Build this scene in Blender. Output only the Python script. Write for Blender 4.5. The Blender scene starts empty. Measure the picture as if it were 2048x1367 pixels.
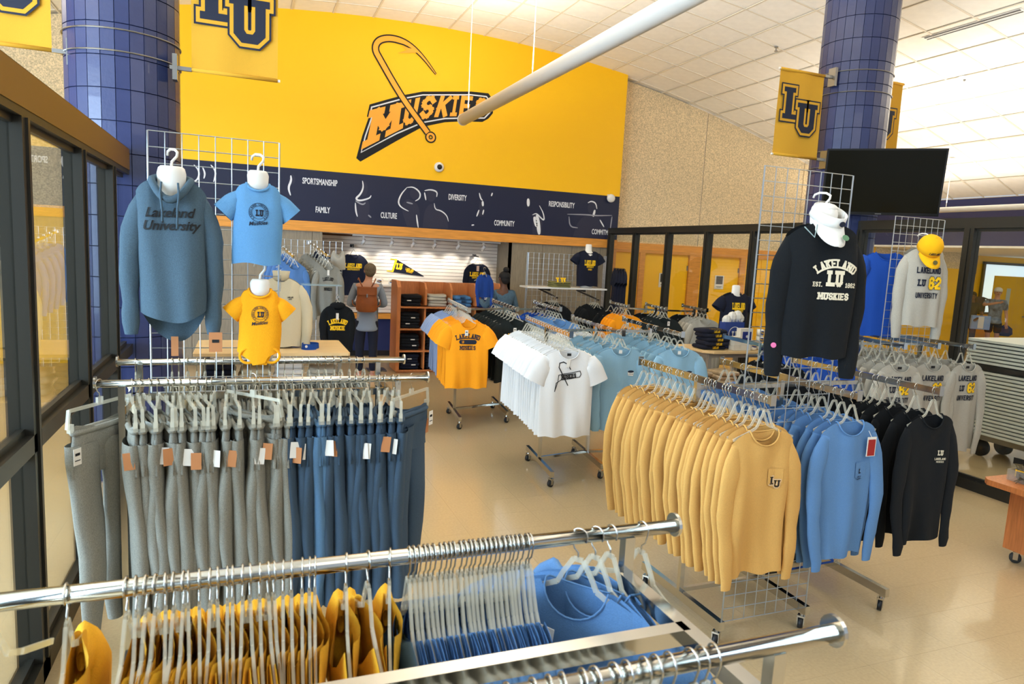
import bpy, bmesh, math, random
from mathutils import Vector, Matrix
from mathutils.bvhtree import BVHTree
PI = math.pi
sc = bpy.context.scene
COL = sc.collection
# ------------------------------------------------------------------ camera
F = 1380.4
yaw, pit, rol = (math.radians(a) for a in (21.333, 7.408, -2.919))
CAM = Vector((0, 0, 2.05))
fw = Vector((math.sin(yaw)*math.cos(pit), math.cos(yaw)*math.cos(pit), -math.sin(pit)))
rt = Vector((math.cos(yaw), -math.sin(yaw), 0)); dn = fw.cross(rt)
c_, s_ = math.cos(rol), math.sin(rol)
r2 = c_*rt + s_*dn; d2 = -s_*rt + c_*dn
cam = bpy.data.cameras.new('camera'); co = bpy.data.objects.new('camera', cam); COL.objects.link(co)
co.matrix_world = Matrix(((r2.x, -d2.x, -fw.x, 0), (r2.y, -d2.y, -fw.y, 0), (r2.z, -d2.z, -fw.z, CAM.z), (0, 0, 0, 1)))
cam.sensor_width = 36; cam.lens = F/2048*36; cam.clip_start = .05; cam.clip_end = 200
cam.dof.use_dof = True; cam.dof.focus_distance = 4.6; cam.dof.aperture_fstop = 6.3
sc.camera = co
# ------------------------------------------------------------------ world, lights, exposure
w = bpy.data.worlds.new('world'); sc.world = w; w.use_nodes = True
bg = w.node_tree.nodes['Background']; bg.inputs[0].default_value = (.72, .84, 1, 1); bg.inputs[1].default_value = .6
sc.view_settings.view_transform = 'Standard'; sc.view_settings.look = 'None'
sc.view_settings.gamma = 1; sc.view_settings.use_curve_mapping = False
sc.view_settings.exposure = 0.27
def area(name, loc, direction, sx, sy, power, col=(1, .92, .8)):
    l = bpy.data.lights.new(name, 'AREA'); l.shape = 'RECTANGLE'; l.size = sx; l.size_y = sy; l.energy = power; l.color = col
    o = bpy.data.objects.new(name, l); COL.objects.link(o); o.location = loc
    o.rotation_euler = Vector(direction).to_track_quat('-Z', 'Y').to_euler()
    return o
area('uplight', (3.05, 6.0, 4.12), (0, 0, 1), .16, 8.6, 225)
area('uplight', (-3.6, 6.0, 4.12), (0, 0, 1), .16, 8.6, 120)  # lamp of the unseen left tube, added for light coverage
area('uplight', (9.8, 5.5, 3.6), (0, 0, 1), .16, 8.6, 150)  # added uplight on the right, there only to spread more light
area('uplight', (12.0, 8.8, 3.35), (0, 0, 1), .14, 6, 60)
area('fill_light', (3.2, -1.2, 4.6), (0.02, .45, -1), 6, 2.5, 80, (1, .95, .88))  # added overhead fill behind the camera, no such fixture
area('fill_light', (16.8, 10.6, 2.6), (0, 0, -1), 2.5, 1.6, 60, (1, .95, .85))  # added fill to brighten the far corridor, no fixture in the soffit
area('window_light', (-6.0, 1.5, 2.4), (1, .3, -.12), 7, 3.4, 1150, (.56, .76, 1))
# ------------------------------------------------------------------ materials
def lin(c): 
    return tuple(((v/255)/12.92 if v/255 <= .04045 else ((v/255+.055)/1.055)**2.4) for v in c)
MATS = {}
def mat(name, rgb, rough=.6, metal=0, bump=0, bscale=200, var=0, vscale=8, alpha=1, trans=0, emit=0, coat=0, ior=1.45, stretch=None, sheen=0):
    if name in MATS: return MATS[name]
    m = bpy.data.materials.new(name); m.use_nodes = True; nt = m.node_tree; b = nt.nodes['Principled BSDF']
    col = (*lin(rgb), 1); b.inputs['Base Color'].default_value = col
    b.inputs['Roughness'].default_value = rough; b.inputs['Metallic'].default_value = metal; b.inputs['IOR'].default_value = ior
    b.inputs['Alpha'].default_value = alpha; b.inputs['Transmission Weight'].default_value = trans; b.inputs['Coat Weight'].default_value = coat
    b.inputs['Sheen Weight'].default_value = sheen
    if emit: b.inputs['Emission Color'].default_value = col; b.inputs['Emission Strength'].default_value = emit
    if bump or var:
        tc = nt.nodes.new('ShaderNodeTexCoord'); mp = nt.nodes.new('ShaderNodeMapping'); nt.links.new(tc.outputs['Object'], mp.inputs[0])
        if stretch: mp.inputs['Scale'].default_value = stretch
        if var:
            n = nt.nodes.new('ShaderNodeTexNoise'); n.inputs['Scale'].default_value = vscale; n.inputs['Detail'].default_value = 5
            nt.links.new(mp.outputs[0], n.inputs['Vector'])
            r = nt.nodes.new('ShaderNodeValToRGB'); lo = tuple(max(0, v*(1-var)) for v in col[:3]); hi = tuple(min(1, v*(1+var)) for v in col[:3])
            r.color_ramp.elements[0].position = .32; r.color_ramp.elements[1].position = .68
            r.color_ramp.elements[0].color = (*lo, 1); r.color_ramp.elements[1].color = (*hi, 1)
            nt.links.new(n.outputs[0], r.inputs[0]); nt.links.new(r.outputs[0], b.inputs['Base Color'])
        if bump:
            n = nt.nodes.new('ShaderNodeTexNoise'); n.inputs['Scale'].default_value = bscale; n.inputs['Detail'].default_value = 3
            nt.links.new(mp.outputs[0], n.inputs['Vector']); u = nt.nodes.new('ShaderNodeBump'); u.inputs['Strength'].default_value = bump; u.inputs['Distance'].default_value = .004
            nt.links.new(n.outputs[0], u.inputs['Height']); nt.links.new(u.outputs[0], b.inputs['Normal'])
    MATS[name] = m; return m
def cloth(name, rgb, var=.06): return mat('cloth_'+name, rgb, .95, bump=.35, bscale=420, var=var, vscale=260)
CHROME = mat('chrome', (205, 203, 196), .13, 1)
STEEL = mat('steel', (150, 150, 148), .3, 1)
WIRE = mat('wire', (190, 196, 200), .3, .85)
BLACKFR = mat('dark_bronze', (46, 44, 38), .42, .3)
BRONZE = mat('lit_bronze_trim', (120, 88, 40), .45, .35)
WHITE = mat('white_plastic', (232, 230, 224), .4)
CLEAR = mat('clear_plastic', (226, 222, 204), .1, alpha=.36)
RUBBER = mat('black_rubber', (22, 22, 24), .5)
NAVYP = mat('navy_print', (20, 28, 48), .7)
GOLDP = mat('gold_print', (250, 200, 20), .7)
YELLOW = mat('yellow_paint', (255, 194, 0), .55, bump=.1, bscale=90)
NAVYW = mat('navy_mural', (18, 26, 56), .5)
WOOD = mat('golden_oak', (222, 150, 62), .4, var=.14, vscale=6, stretch=(1, 1, 9))
WOODH = mat('golden_oak_rail', (222, 150, 62), .4, var=.14, vscale=6, stretch=(.6, 4, 9))
CHERRY = mat('cherry_laminate', (196, 122, 70), .38, var=.16, vscale=8, stretch=(9, 9, .7))
MAPLE = mat('maple_laminate', (232, 200, 148), .35, var=.08, vscale=6, stretch=(.8, 8, 8))
TAUPE = mat('taupe_panel', (138, 126, 106), .55, var=.16, vscale=14, stretch=(9, 9, .6))
BLOCK = mat('glazed_navy_block', (44, 54, 96), .3, bump=.25, bscale=35, var=.2, vscale=3, coat=.3)
TILEC = mat('ceiling_tile', (248, 244, 234), .85, bump=.3, bscale=60, var=.03)
GRIDC = mat('ceiling_grid', (228, 218, 198), .6)
FLOORM = mat('beige_vinyl', (200, 176, 136), .2, var=.05, vscale=60, bump=.05, bscale=6, coat=.25)
GROUT = mat('floor_joint', (176, 150, 112), .5)
STUCCO = mat('aggregate_stucco', (220, 198, 158), .9, bump=1, bscale=46, var=.3, vscale=55)
SLAT = mat('white_slat', (236, 226, 212), .5)
GROOVE = mat('slat_groove', (120, 84, 60), .6)
NAVYBASE = mat('navy_wall_paint', (34, 44, 88), .5)
GLASS = bpy.data.materials.new('window_glass'); GLASS.use_nodes = True
_n = GLASS.node_tree; _n.nodes.remove(_n.nodes['Principled BSDF']); _t = _n.nodes.new('ShaderNodeBsdfTransparent'); _g = _n.nodes.new('ShaderNodeBsdfGlossy'); _f = _n.nodes.new('ShaderNodeLayerWeight'); _p = _n.nodes.new('ShaderNodeMath'); _q = _n.nodes.new('ShaderNodeMath'); _m = _n.nodes.new('ShaderNodeMixShader')
_t.inputs[0].default_value = (.97, .985, .965, 1); _g.inputs['Roughness'].default_value = 0; _p.operation = 'POWER'; _p.inputs[1].default_value = 3; _q.operation = 'MULTIPLY_ADD'; _q.inputs[1].default_value = .75; _q.inputs[2].default_value = .022; _n.links.new(_f.outputs['Facing'], _p.inputs[0]); _n.links.new(_p.outputs[0], _q.inputs[0])
_n.links.new(_q.outputs[0], _m.inputs[0]); _n.links.new(_t.outputs[0], _m.inputs[1]); _n.links.new(_g.outputs[0], _m.inputs[2]); _n.links.new(_m.outputs[0], _n.nodes['Material Output'].inputs[0])
CARD = mat('kraft_card', (190, 128, 82), .8)
CARDW = mat('white_card', (228, 224, 216), .7)
INK = mat('black_ink', (26, 26, 28), .8)
CREAMP = mat('cream_print', (226, 216, 190), .8)
WHITEP = mat('mural_white_lettering', (226, 226, 228), .6)
SKIN = mat('skin', (205, 150, 122), .55)
SKIND = mat('dark_skin', (96, 62, 46), .55)
# ------------------------------------------------------------------ mesh helpers
class MB:
    def __init__(s): s.v = []; s.f = []; s.smooth = False
    def add(s, vs, fs):
        n = len(s.v); s.v += [tuple(v) for v in vs]; s.f += [tuple(i+n for i in f) for f in fs]; return s
    def box(s, x0, x1, y0, y1, z0, z1):
        return s.add([(x0,y0,z0),(x1,y0,z0),(x1,y1,z0),(x0,y1,z0),(x0,y0,z1),(x1,y0,z1),(x1,y1,z1),(x0,y1,z1)],
                     [(0,3,2,1),(4,5,6,7),(0,1,5,4),(1,2,6,5),(2,3,7,6),(3,0,4,7)])
    def cbox(s, c, d): return s.box(c[0]-d[0]/2, c[0]+d[0]/2, c[1]-d[1]/2, c[1]+d[1]/2, c[2]-d[2]/2, c[2]+d[2]/2)
    def bevbox(s, x0, x1, y0, y1, z0, z1, b):
        # box with chamfered vertical edges
        p = [(x0+b,y0),(x1-b,y0),(x1,y0+b),(x1,y1-b),(x1-b,y1),(x0+b,y1),(x0,y1-b),(x0,y0+b)]
        return s.prism(p, z0, z1)
    def prism(s, p, z0, z1):
        n = len(p)
        return s.add([(x,y,z0) for x,y in p]+[(x,y,z1) for x,y in p], [tuple(range(n))[::-1], tuple(range(n,2*n))]+[(i,(i+1)%n,n+(i+1)%n,n+i) for i in range(n)])
    def prismy(s, p, y0, y1):   # polygon in x,z extruded along y
        n = len(p)
        return s.add([(x,y0,z) for x,z in p]+[(x,y1,z) for x,z in p], [tuple(range(n)), tuple(range(n,2*n))[::-1]]+[(i,n+i,n+(i+1)%n,(i+1)%n) for i in range(n)])
    def tube(s, pts, r, n=8, flat=1, up=None, cap=True):
        pts = [Vector(p) for p in pts]; rs = r if isinstance(r, (list, tuple)) else [r]*len(pts); rings = []
        prev = None
        for i, p in enumerate(pts):
            t = (pts[min(i+1, len(pts)-1)] - pts[max(i-1, 0)]).normalized()
            if prev is None:
                a = Vector(up) if up else (Vector((0,0,1)) if abs(t.z) < .9 else Vector((1,0,0)))
            else: a = prev
            b = t.cross(a)
            if b.length < 1e-6: b = t.cross(Vector((1, .1, 0)))
            b.normalize(); a = b.cross(t).normalized(); prev = a
            rr = rs[i]
            rings.append([p + b*math.cos(2*PI*k/n)*rr*(flat if not isinstance(rr, tuple) else 1) + a*math.sin(2*PI*k/n)*rr for k in range(n)])
        vs = [v for ring in rings for v in ring]; fs = []
        for i in range(len(pts)-1):
            for k in range(n): fs.append((i*n+k, i*n+(k+1)%n, (i+1)*n+(k+1)%n, (i+1)*n+k))
        if cap: fs.append(tuple(range(n))[::-1]); fs.append(tuple((len(pts)-1)*n+k for k in range(n)))
        return s.add(vs, fs)
    def bar(s, a, b, wx, wz):   # rectangular bar between two points (square section)
        a, b = Vector(a), Vector(b); t = (b-a).normalized()
        u = Vector((0,0,1)) if abs(t.z) < .95 else Vector((0,1,0))
        q = t.cross(u).normalized(); u = q.cross(t).normalized()
        vs = []
        for p in (a, b):
            for i, j in ((-1,-1),(1,-1),(1,1),(-1,1)): vs.append(p+q*wx/2*i+u*wz/2*j)
        return s.add(vs, [(0,1,2,3)[::-1],(4,5,6,7),(0,1,5,4),(1,2,6,5),(2,3,7,6),(3,0,4,7)])
    def lathe(s, prof, n=20, c=(0,0,0), sx=1, sy=1):
        vs = []; fs = []
        for r, z in prof: vs += [(c[0]+r*sx*math.cos(2*PI*k/n), c[1]+r*sy*math.sin(2*PI*k/n), c[2]+z) for k in range(n)]
        for i in range(len(prof)-1):
            for k in range(n): fs.append((i*n+k, i*n+(k+1)%n, (i+1)*n+(k+1)%n, (i+1)*n+k))
        fs.append(tuple(range(n))[::-1]); fs.append(tuple((len(prof)-1)*n+k for k in range(n)))
        return s.add(vs, fs)
    def ell(s, c, r, n=12, m=8):
        pr = [(max(1e-4, math.sin(PI*i/m)), -math.cos(PI*i/m)) for i in range(m+1)]
        k = len(s.v); s.lathe(pr, n)
        for i in range(k, len(s.v)):
            x, y, z = s.v[i]; s.v[i] = (c[0]+x*r[0], c[1]+y*r[1], c[2]+z*r[2])
        return s
    def xf(s, M):
        s.v = [tuple(M @ Vector(v)) for v in s.v]; return s
    def mesh(s, name, m, smooth=False):
        me = bpy.data.meshes.new(name); me.from_pydata(s.v, [], s.f)
        if m: me.materials.append(m)
        if smooth: me.polygons.foreach_set('use_smooth', [True]*len(me.polygons))
        me.update(); return me
    def build(s, name, m, parent=None, smooth=False, loc=None):
        return link(name, s.mesh(name, m, smooth), parent, loc)
def link(name, me, parent=None, loc=None, rz=0):
    o = bpy.data.objects.new(name, me); COL.objects.link(o)
    if parent: o.parent = parent
    if loc: o.location = loc
    if rz: o.rotation_euler.z = rz
    return o
def tag(o, label, cat, group=None):
    o['label'] = label; o['category'] = cat
    if group: o['group'] = group
    return o
def thing(name, label, cat, loc=(0,0,0), rz=0, group=None):
    o = bpy.data.objects.new(name, None); COL.objects.link(o); o.location = loc; o.rotation_euler.z = rz; o.empty_display_size = .1
    return tag(o, label, cat, group)
def struct(o): o['kind'] = 'structure'; return o
def sroot(name, loc=(0,0,0)):
    o = bpy.data.objects.new(name, None); COL.objects.link(o); o.location = loc; o.empty_display_size = .1; o['kind'] = 'structure'; return o
def dup(o, loc=None, rz=None, label=None, group=None, rot=None):
    r = o.copy(); COL.objects.link(r)
    if loc is not None: r.location = loc
    if rz is not None: r.rotation_euler.z = rz
    if rot is not None: r.rotation_euler = rot
    if label: r['label'] = label
    if group: r['group'] = group
    for ch in list(o.children):
        c = ch.copy(); COL.objects.link(c); c.parent = r
        for g in ch.children:
            d = g.copy(); COL.objects.link(d); d.parent = c
    return r
# ------------------------------------------------------------------ lettering made of strokes
G = {
 'L': ('0,0,0,4;0,0,2,0',2),'A': ('0,0,1,4;2,0,1,4;.5,1.3,1.5,1.3',2),'K': ('0,0,0,4;0,1.6,2,4;.7,2.4,2,0',2),'E': ('0,0,0,4;0,4,2,4;0,2,1.5,2;0,0,2,0',2),
 'N': ('0,0,0,4;2,0,2,4;0,4,2,0',2),'D': ('0,0,0,4;0,4,1.4,4;1.4,4,2,3.3;2,3.3,2,.7;2,.7,1.4,0;1.4,0,0,0',2),'M': ('0,0,0,4;2.8,0,2.8,4;0,4,1.4,1.4;1.4,1.4,2.8,4',2.8),
 'U': ('0,4,0,.7;0,.7,.6,0;.6,0,1.4,0;1.4,0,2,.7;2,.7,2,4',2),'S': ('2,3.3,1.4,4;1.4,4,.6,4;.6,4,0,3.3;0,3.3,0,2.6;0,2.6,.6,2;.6,2,1.4,2;1.4,2,2,1.4;2,1.4,2,.7;2,.7,1.4,0;1.4,0,.6,0;.6,0,0,.7',2),
 'I': ('0.2,0,0.2,4',.4),'V': ('0,4,1,0;1,0,2,4',2),'R': ('0,0,0,4;0,4,1.5,4;1.5,4,2,3.4;2,3.4,2,2.6;2,2.6,1.5,2;1.5,2,0,2;1,2,2,0',2),'T': ('1,0,1,4;0,4,2,4',2),'Y': ('0,4,1,2;2,4,1,2;1,2,1,0',2),
 '1': ('.6,0,.6,4;0,3.2,.6,4;0,0,1.2,0',1.2),'8': ('.5,4,1.5,4;1.5,4,2,3.4;2,3.4,2,2.5;2,2.5,1.5,2.05;1.5,2.05,.5,2.05;.5,2.05,0,2.5;0,2.5,0,3.4;0,3.4,.5,4;.5,2.05,0,1.6;0,1.6,0,.6;0,.6,.5,0;.5,0,1.5,0;1.5,0,2,.6;2,.6,2,1.6;2,1.6,1.5,2.05',2),
 '6': ('2,3.3,1.4,4;1.4,4,.6,4;.6,4,0,3.3;0,3.3,0,.7;0,.7,.6,0;.6,0,1.4,0;1.4,0,2,.7;2,.7,2,1.5;2,1.5,1.4,2.1;1.4,2.1,0,2.1',2),'2': ('0,3.3,.6,4;.6,4,1.4,4;1.4,4,2,3.3;2,3.3,2,2.6;2,2.6,0,.6;0,.6,0,0;0,0,2,0',2),
 '.': ('0,0,.1,0',.1),' ': ('',1.4),'C': ('2,3.3,1.4,4;1.4,4,.6,4;.6,4,0,3.3;0,3.3,0,.7;0,.7,.6,0;.6,0,1.4,0;1.4,0,2,.7',2),'F': ('0,0,0,4;0,4,2,4;0,2,1.5,2',2),
 'P': ('0,0,0,4;0,4,1.5,4;1.5,4,2,3.4;2,3.4,2,2.6;2,2.6,1.5,2;1.5,2,0,2',2),'O': ('.6,0,1.4,0;1.4,0,2,.7;2,.7,2,3.3;2,3.3,1.4,4;1.4,4,.6,4;.6,4,0,3.3;0,3.3,0,.7;0,.7,.6,0',2),'H': ('0,0,0,4;2,0,2,4;0,2,2,2',2),
 'B': ('0,0,0,4;0,4,1.4,4;1.4,4,2,3.5;2,3.5,2,2.5;2,2.5,1.4,2;0,2,1.4,2;1.4,2,2,1.5;2,1.5,2,.5;2,.5,1.4,0;1.4,0,0,0',2),'X': ('0,0,2,4;0,4,2,0',2),
}
SERIF = {'L':[(0,4),(0,0)],'A':[(0,0),(2,0)],'K':[(0,0),(0,4),(2,4),(2,0)],'E':[(0,0),(0,4)],'N':[(0,0),(0,4),(2,4)],'D':[(0,0),(0,4)],'M':[(0,0),(0,4),(2.8,0),(2.8,4)],'U':[(0,4),(2,4)],'I':[(.2,0),(.2,4)],
         'R':[(0,0),(2,0)],'T':[(1,0)],'V':[(0,4),(2,4)],'Y':[(0,4),(2,4),(1,0)]}
def strokes(txt, serif=True, gap=1.5):
    segs = []; x = 0
    for ch in txt:
        g, wd = G[ch]
        for q in g.split(';'):
            if q:
                a = [float(v) for v in q.split(',')]; segs.append((x+a[0], a[1], x+a[2], a[3]))
        if serif:
            for (px, pz) in SERIF.get(ch, []): segs.append((x+px-.55, pz, x+px+.55, pz))
        x += wd+gap
    return segs, x-gap
def stroke_quads(segs, t, step=.9):
    out = []
    for x0, z0, x1, z1 in segs:
        L = math.hypot(x1-x0, z1-z0) or 1e-6; ux, uz = (x1-x0)/L, (z1-z0)/L
        x0 -= ux*t/2; z0 -= uz*t/2; L += t; k = max(1, int(L/step+.5))
        for i in range(k):
            a, b = L*i/k, L*(i+1)/k
            out.append([(x0+ux*a+uz*t/2, z0+uz*a-ux*t/2), (x0+ux*b+uz*t/2, z0+uz*b-ux*t/2), (x0+ux*b-uz*t/2, z0+uz*b+ux*t/2), (x0+ux*a-uz*t/2, z0+uz*a+ux*t/2)])
    return out
def text_quads(txt, cx, cz, h, t=.9, wide=1, serif=True, arch=0, gap=1.5, maxw=None, rot=0, shear=0):
    segs, W = strokes(txt, serif, gap); s = h/(4+t); sx = s*wide
    if maxw: sx = maxw/(W+t)
    out = []
    for q in stroke_quads(segs, t):
        p = []
        for x, z in q:
            X = (x-W/2)*sx; Z = (z-2)*s
            if arch:
                R = arch; a = X/abs(R)
                if R > 0: X, Z = (R+Z)*math.sin(a), (R+Z)*math.cos(a)-R
                else: X, Z = (-R-Z)*math.sin(a), R + (-R) - (-R-Z)*math.cos(a) + R + (-R)
            X += Z*shear
            c, ss = math.cos(rot), math.sin(rot); p.append((cx+X*c-Z*ss, cz+X*ss+Z*c))
        out.append(p)
    return out
def line_quads(pts, t, close=False):
    segs = [(*pts[i], *pts[i+1]) for i in range(len(pts)-1)]
    if close: segs.append((*pts[-1], *pts[0]))
    return stroke_quads(segs, t, .05)
def circ(cx, cz, r, n=28): return [(cx+r*math.cos(2*PI*k/n), cz+r*math.sin(2*PI*k/n)) for k in range(n)]
def flat_quads(quads, y, d=.002):
    mb = MB()
    for q in quads:
        area2 = sum(q[i][0]*q[(i+1)%len(q)][1]-q[(i+1)%len(q)][0]*q[i][1] for i in range(len(q)))
        if area2 < 0: q = q[::-1]
        e = (len(mb.v)//4 % 16)*d/40 if len(q) == 4 else 0
        mb.add([(x, y-d-e, z) for x, z in q], [tuple(range(len(q)))])
    return mb
def decal(garment, quads, m, off=.003, name='print', side=-1):
    me = garment.data; bv = BVHTree.FromPolygons([v.co for v in me.vertices], [tuple(p.vertices) for p in me.polygons]); mb = MB()
    for q in quads:
        vs = []
        for x, z in q:
            h = bv.ray_cast(Vector((x, side*1.0, z)), Vector((0, -side, 0)))[0]
            if h is None: vs = None; break
            vs.append((x, h.y+side*off, z))
        if vs: mb.add(vs, [tuple(range(len(vs)))])
    if mb.v: return mb.build(name, m, garment if garment.parent is None else garment.parent)
FONT_CACHE = {}
def font_quads(txt, cx, cz, h, sx=.62, left=False):
    # built-in font, condensed and emboldened, returned as a flat triangle list in x,z
    cu = bpy.data.curves.new('t', 'FONT'); cu.body = txt; cu.size = 1; cu.offset = .022; cu.align_x = 'LEFT' if left else 'CENTER'; cu.resolution_u = 3
    o = bpy.data.objects.new('t', cu); COL.objects.link(o)
    me = bpy.data.meshes.new_from_object(o.evaluated_get(bpy.context.evaluated_depsgraph_get())); bpy.data.objects.remove(o)
    k = h/.70; vs = [(cx+v.co.x*k*sx, cz+v.co.y*k-h/2) for v in me.vertices]
    return [[vs[i] for i in p.vertices] for p in me.polygons]
# ------------------------------------------------------------------ SETTING
def zceil(x): return 5.77 - (x-3)**2/50
# floor
fl = sroot('floor')
MB().box(-9, 24, -6, 16, -.08, -.0025).build('slab', GROUT, fl)
T = .305
tm = MB().box(0, T-.0009, 0, T-.0009, -.0024, 0).mesh('tile', FLOORM)
cells = [(i, j) for i in range(-29, 79) for j in range(-19, 52)]
def inview(x, y, z):
    d = Vector((x, y, z))-CAM; q = (d.dot(r2), d.dot(d2), d.dot(fw))
    if q[2] < .3: return False
    return -100 < 1024+F*q[0]/q[2] < 2148 and -100 < 683+F*q[1]/q[2] < 1467
near = sorted([c for c in cells if -.9 < c[0]*T < 6.3 and inview(c[0]*T, c[1]*T, 0)], key=lambda c: (c[0]*T)**2+(c[1]*T)**2)[:300]
ns = set(near)
for c in near: link('tile', tm, fl, (c[0]*T, c[1]*T, 0))
mb = MB()
for c in cells:
    if c not in ns: mb.add([(c[0]*T,c[1]*T,0),(c[0]*T+T-.0009,c[1]*T,0),(c[0]*T+T-.0009,c[1]*T+T-.0009,0),(c[0]*T,c[1]*T+T-.0009,0)], [(0,1,2,3)])
mb.build('far_tiles', FLOORM, fl)['kind'] = 'stuff'
# ceiling, a shallow vault running along y
ce = sroot('ceiling')
P = .64; xs = [-8.9+P*i+.0 for i in range(37)]; x0g = 3.24-19*P
xs = [x0g+P*i for i in range(36)]
mb = MB()
for a, b in zip(xs[:-1], xs[1:]):
    za, zb = zceil(a)+.03, zceil(b)+.03
    mb.add([(a,-6,za),(b,-6,zb),(b,12.45,zb),(a,12.45,za)], [(0,1,2,3)])
mb.build('deck', TILEC, ce)
mb = MB()
for x in xs: mb.cbox((x, 3.2, zceil(x)-.004), (.026, 18.4, .012))
ys = [-5.8+P*j for j in range(29)]
for y in ys:
    for a, b in zip(xs[:-1], xs[1:]): mb.bar((a, y, zceil(a)-.003), (b, y, zceil(b)-.003), .026, .012)
mb.build('grid_bars', GRIDC, ce)
tms = MB().box(-.305, .305, -.305, .305, 0, .014).mesh('tile', TILEC)
cs = [(i, j) for i in range(len(xs)-1) for j in range(len(ys)-1)]
vis = sorted([c for c in cs if inview(xs[c[0]]+.3, ys[c[1]]+.3, zceil(xs[c[0]])) and ys[c[1]] < 12.2], key=lambda c: (xs[c[0]])**2+(ys[c[1]])**2)[:300]
vs_ = set(vis); far = MB()
for i, j in cs:
    xm, ym = xs[i]+P/2, ys[j]+P/2; sl = math.atan2(zceil(xs[i+1])-zceil(xs[i]), P)
    if (i, j) in vs_:
        o = link('ceiling_tile', tms, ce, (xm, ym, (zceil(xs[i])+zceil(xs[i+1]))/2)); o.rotation_euler.y = -sl
    else:
        za, zb = zceil(xs[i]), zceil(xs[i+1]); g = .013
        far.add([(xs[i]+g,ym-.305,za),(xs[i+1]-g,ym-.305,zb),(xs[i+1]-g,ym+.305,zb),(xs[i]+g,ym+.305,za)], [(0,1,2,3)])
far.build('far_tiles', TILEC, ce)['kind'] = 'stuff'
# yellow wall with mural band, oak rail and recess
wb = sroot('wall_back')
XL, XR, Y0 = -1.4, 6.77, 12.0
pts = [(XL, 3.215)]+[(XR, 3.215)]+[(x, zceil(x)) for x in [XR-(XR-XL)*k/24 for k in range(25)]]
MB().prismy(pts, Y0, Y0+.28).build('yellow_upper_wall', YELLOW, wb)
MB().box(XL, XR, Y0-.003, Y0+.28, 2.385, 3.215).build('mural_band', NAVYW, wb)
MB().box(XL, XR, Y0-.03, Y0+.28, 2.225, 2.385).build('oak_rail', WOODH, wb)
for (a, b) in ((XL, 1.2), (4.6, XR-.07)):
    MB().box(a, b, Y0+.03, Y0+.2, 0, 2.225).build('panel_backing', GROOVE, wb)
    x = a
    while x < b-.01:
        e = min(b, x+.61); MB().box(x+.003, e-.003, Y0+.012, Y0+.03, .1, 2.225).build('panel', TAUPE, wb); x = e
MB().box(XR-.07, XR, Y0-.02, Y0+.28, 0, 2.225).build('oak_post', WOOD, wb)
MB().box(XL, 1.2, Y0, Y0+.03, 0, .1).box(4.6, XR-.07, Y0, Y0+.03, 0, .1).build('baseboard', RUBBER, wb)
# recess with slatwall
rc = sroot('wall_recess')
MB().box(1.16, 1.2, Y0, 12.9, 0, 2.225).build('recess_side', TAUPE, rc)
MB().box(4.6, 4.64, Y0+.02, 12.9, 0, 2.225).build('recess_side', MATS['taupe_panel'], rc)
MB().box(1.2, 4.6, Y0+.28, 12.9, 2.22, 2.26).build('recess_soffit', SLAT, rc)
MB().box(1.2, 4.6, 12.84, 12.9, .8, 2.22).build('slat_backing', GROOVE, rc)
sm = MB().box(1.2, 4.6, 12.815, 12.84, 0, .0585)
z = .815
sme = sm.mesh('slat', SLAT)
while z < 2.17: link('slat', sme, rc, (0, 0, z)); z += .0655
MB().box(1.2, 4.6, 12.76, 12.9, .7, .8).build('oak_ledge', WOODH, rc)
MB().box(1.2, 4.6, 12.84, 12.9, 0, .7).build('navy_base_wall', NAVYBASE, rc)
MB().box(1.2, 4.6, 12.82, 12.84, 0, .1).build('baseboard', RUBBER, rc)
# stucco wall with oak frames and yellow doors behind the glass
ws = sroot('wall_stucco')
YS = 12.3
def spoly(a, b, n=8): return [(a, 2.36)]+[(b, 2.36)]+[(x, zceil(x)) for x in [b-(b-a)*k/n for k in range(n+1)]]
MB().prismy(spoly(6.5, 8.86), YS, YS+.2).build('stucco_panel', STUCCO, ws)
MB().prismy(spoly(8.885, 11.5), YS, YS+.2).build('stucco_panel', STUCCO, ws)
MB().prismy(spoly(11.525, 13.75), YS, YS+.2).build('stucco_panel', STUCCO, ws)
MB().prismy(spoly(-9, -1.41), YS, YS+.2).build('stucco_panel', STUCCO, ws)
MB().box(6.5, 13.75, YS+.02, YS+.2, 2.3, 5.2).build('joint_backing', SLAT, ws)
MB().box(-9, -1.4, YS, YS+.2, 0, 2.36).build('yellow_lower_wall', YELLOW, ws)
MB().box(6.5, 13.75, YS-.02, YS+.2, 2.17, 2.36).build('oak_rail', WOODH, ws)
MB().box(10.6, 13.75, YS, YS+.2, 0, 2.17).build('yellow_lower_wall', YELLOW, ws)
x = 6.78
for a, b, kind in ((6.74, 6.86, 'p'), (6.86, 7.42, 'w'), (7.42, 7.5, 'w'), (7.5, 7.62, 'p'), (7.62, 8.70, 'd'), (8.70, 8.98, 'p'), (8.98, 9.1, 'w'), (9.1, 10.02, 'd'), (10.02, 10.16, 'p'), (10.16, 10.6, 'w')):
    if kind == 'p': MB().box(a, b, YS-.02, YS+.2, 0, 2.17).build('oak_jamb', WOOD, ws)
    elif kind == 'w': MB().box(a, b, YS+.02, YS+.2, 0, 2.17).build('yellow_lower_wall', YELLOW, ws)
    else: MB().box(a, b, YS+.05, YS+.2, 2.07, 2.17).build('yellow_lower_wall', YELLOW, ws)
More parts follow.
